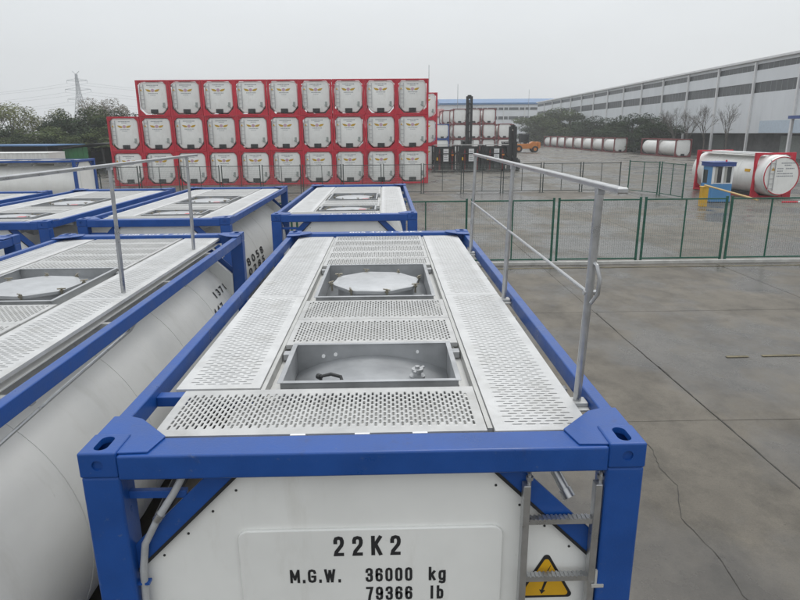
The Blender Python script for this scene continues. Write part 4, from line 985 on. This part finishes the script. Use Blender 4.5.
link('roof', MB().prism([(-8.4,8.6),(-8.4,9.0),(0,11.6),(8.4,9.0),(8.4,8.6)], 'x', -10.3, 5.9).mesh('roof', 'maroon_paint'), lh)
for x, y, h, lb in ((9.25,130,17.0,'thin tall lightning mast rising behind the end of the red stack'), (17.5,150,14.7,'thin lightning mast in front of the blue-roofed hall'), (48.5,212,17.3,'thin mast by the far end of the warehouse')):
    p_ = thing('lightning_mast', lb, 'mast', (x, y, 0)); link('pole', MB().tube([(0,0,-.03),(0,0,h*.6),(0,0,h)], .11, 8, .05).mesh('pole', 'pylon_steel'), p_)
    link('base_plate', MB().box(-.3,.3,-.3,.3,-.03,.05).mesh('base_plate', 'pylon_steel'), p_)

# trees along the warehouse
rnd = random.Random(21)
for k, (x, y, h, w_) in enumerate(((47.5,186,9.4,9),(47.5,172,10.2,9),(47.5,160,9.2,8),(47.5,140,7.2,6.0),(47.2,131,6.6,5.6),(47,123,6.8,5.2),(46.9,116.5,7.0,5.4),(46.9,110.5,6.9,5.2),(47.0,105.5,6.2,4.8),(47.5,196,8.4,8),(47.5,150,7.0,6.5))):
    tree('evergreen_tree', 'mid' if k in (1, 2, 0) else 'dark', x, y, h, w_*1.1, 'olive green evergreen tree in the hedge before the warehouse' if k in (1,2,0) else 'dark evergreen tree in the hedge before the warehouse', 'olive trees in the warehouse hedge' if k in (1,2,0) else 'dark trees in the warehouse hedge', k)
def bare_tree(seed):
    rnd = random.Random(seed); mm = MB(); tr = MB()
    tr.tube([(0,0,-.03),(.04,.02,1.0),(0,0,2.0)], .12, 7, .08)
    def grow(p, d, ln, r, dep):
        q = p+d*ln; mm.tube([tuple(p), tuple(p+d*ln*.5+Vector((rnd.gauss(0,.03),)*3)), tuple(q)], r, 4, r*.6, cap=False)
        if dep == 0: return
        for _ in range(rnd.choice((2,3,3))):
            nd = (d+Vector((rnd.gauss(0,.42), rnd.gauss(0,.42), rnd.gauss(.12,.25)))).normalized()
            grow(p+d*ln*rnd.uniform(.55,1), nd, ln*rnd.uniform(.6,.82), r*.62, dep-1)
    for _ in range(4):
        grow(Vector((0,0,rnd.uniform(1.4,2.0))), Vector((rnd.gauss(0,.45),rnd.gauss(0,.45),1)).normalized(), rnd.uniform(1.15,1.6), .05, 5)
    return tr.mesh('trunk', 'bark_grey'), mm.mesh('crown', 'bark_grey')
for k, (x, y, h) in enumerate(((47.3,104,1.1),(47.2,99.5,1.05),(47.3,95.5,1.1),(47.5,90.5,1.15),(47.6,84.5,1.05))):
    tm, cm_ = cached(('bare', k % 3), lambda: bare_tree(40+k))
    t = thing('bare_tree', 'leafless young tree against the warehouse wall, %s from the blue canopy' % ORD[4-k], 'tree', (x, y, 0), k*1.7, 'bare trees along the warehouse'); t.scale = (h*.95, h*.95, h*1.2)
    link('trunk', tm, t); link('crown', cm_, t)

# ================================================================== HAZE
hm = bpy.data.materials.new('haze'); hm.use_nodes = True; t_ = hm.node_tree; t_.nodes.clear()
ho = t_.nodes.new('ShaderNodeOutputMaterial'); pv = t_.nodes.new('ShaderNodeVolumePrincipled')
pv.inputs['Color'].default_value = (.93, .95, .97, 1); pv.inputs['Density'].default_value = .0008; pv.inputs['Anisotropy'].default_value = .2
t_.links.new(pv.outputs[0], ho.inputs['Volume']); MATS['haze'] = hm
hz = link('haze', MB().box(-S-10, S+10, -70, S+10, -1.1, 48).mesh('haze', 'haze')); hz['kind'] = 'stuff'
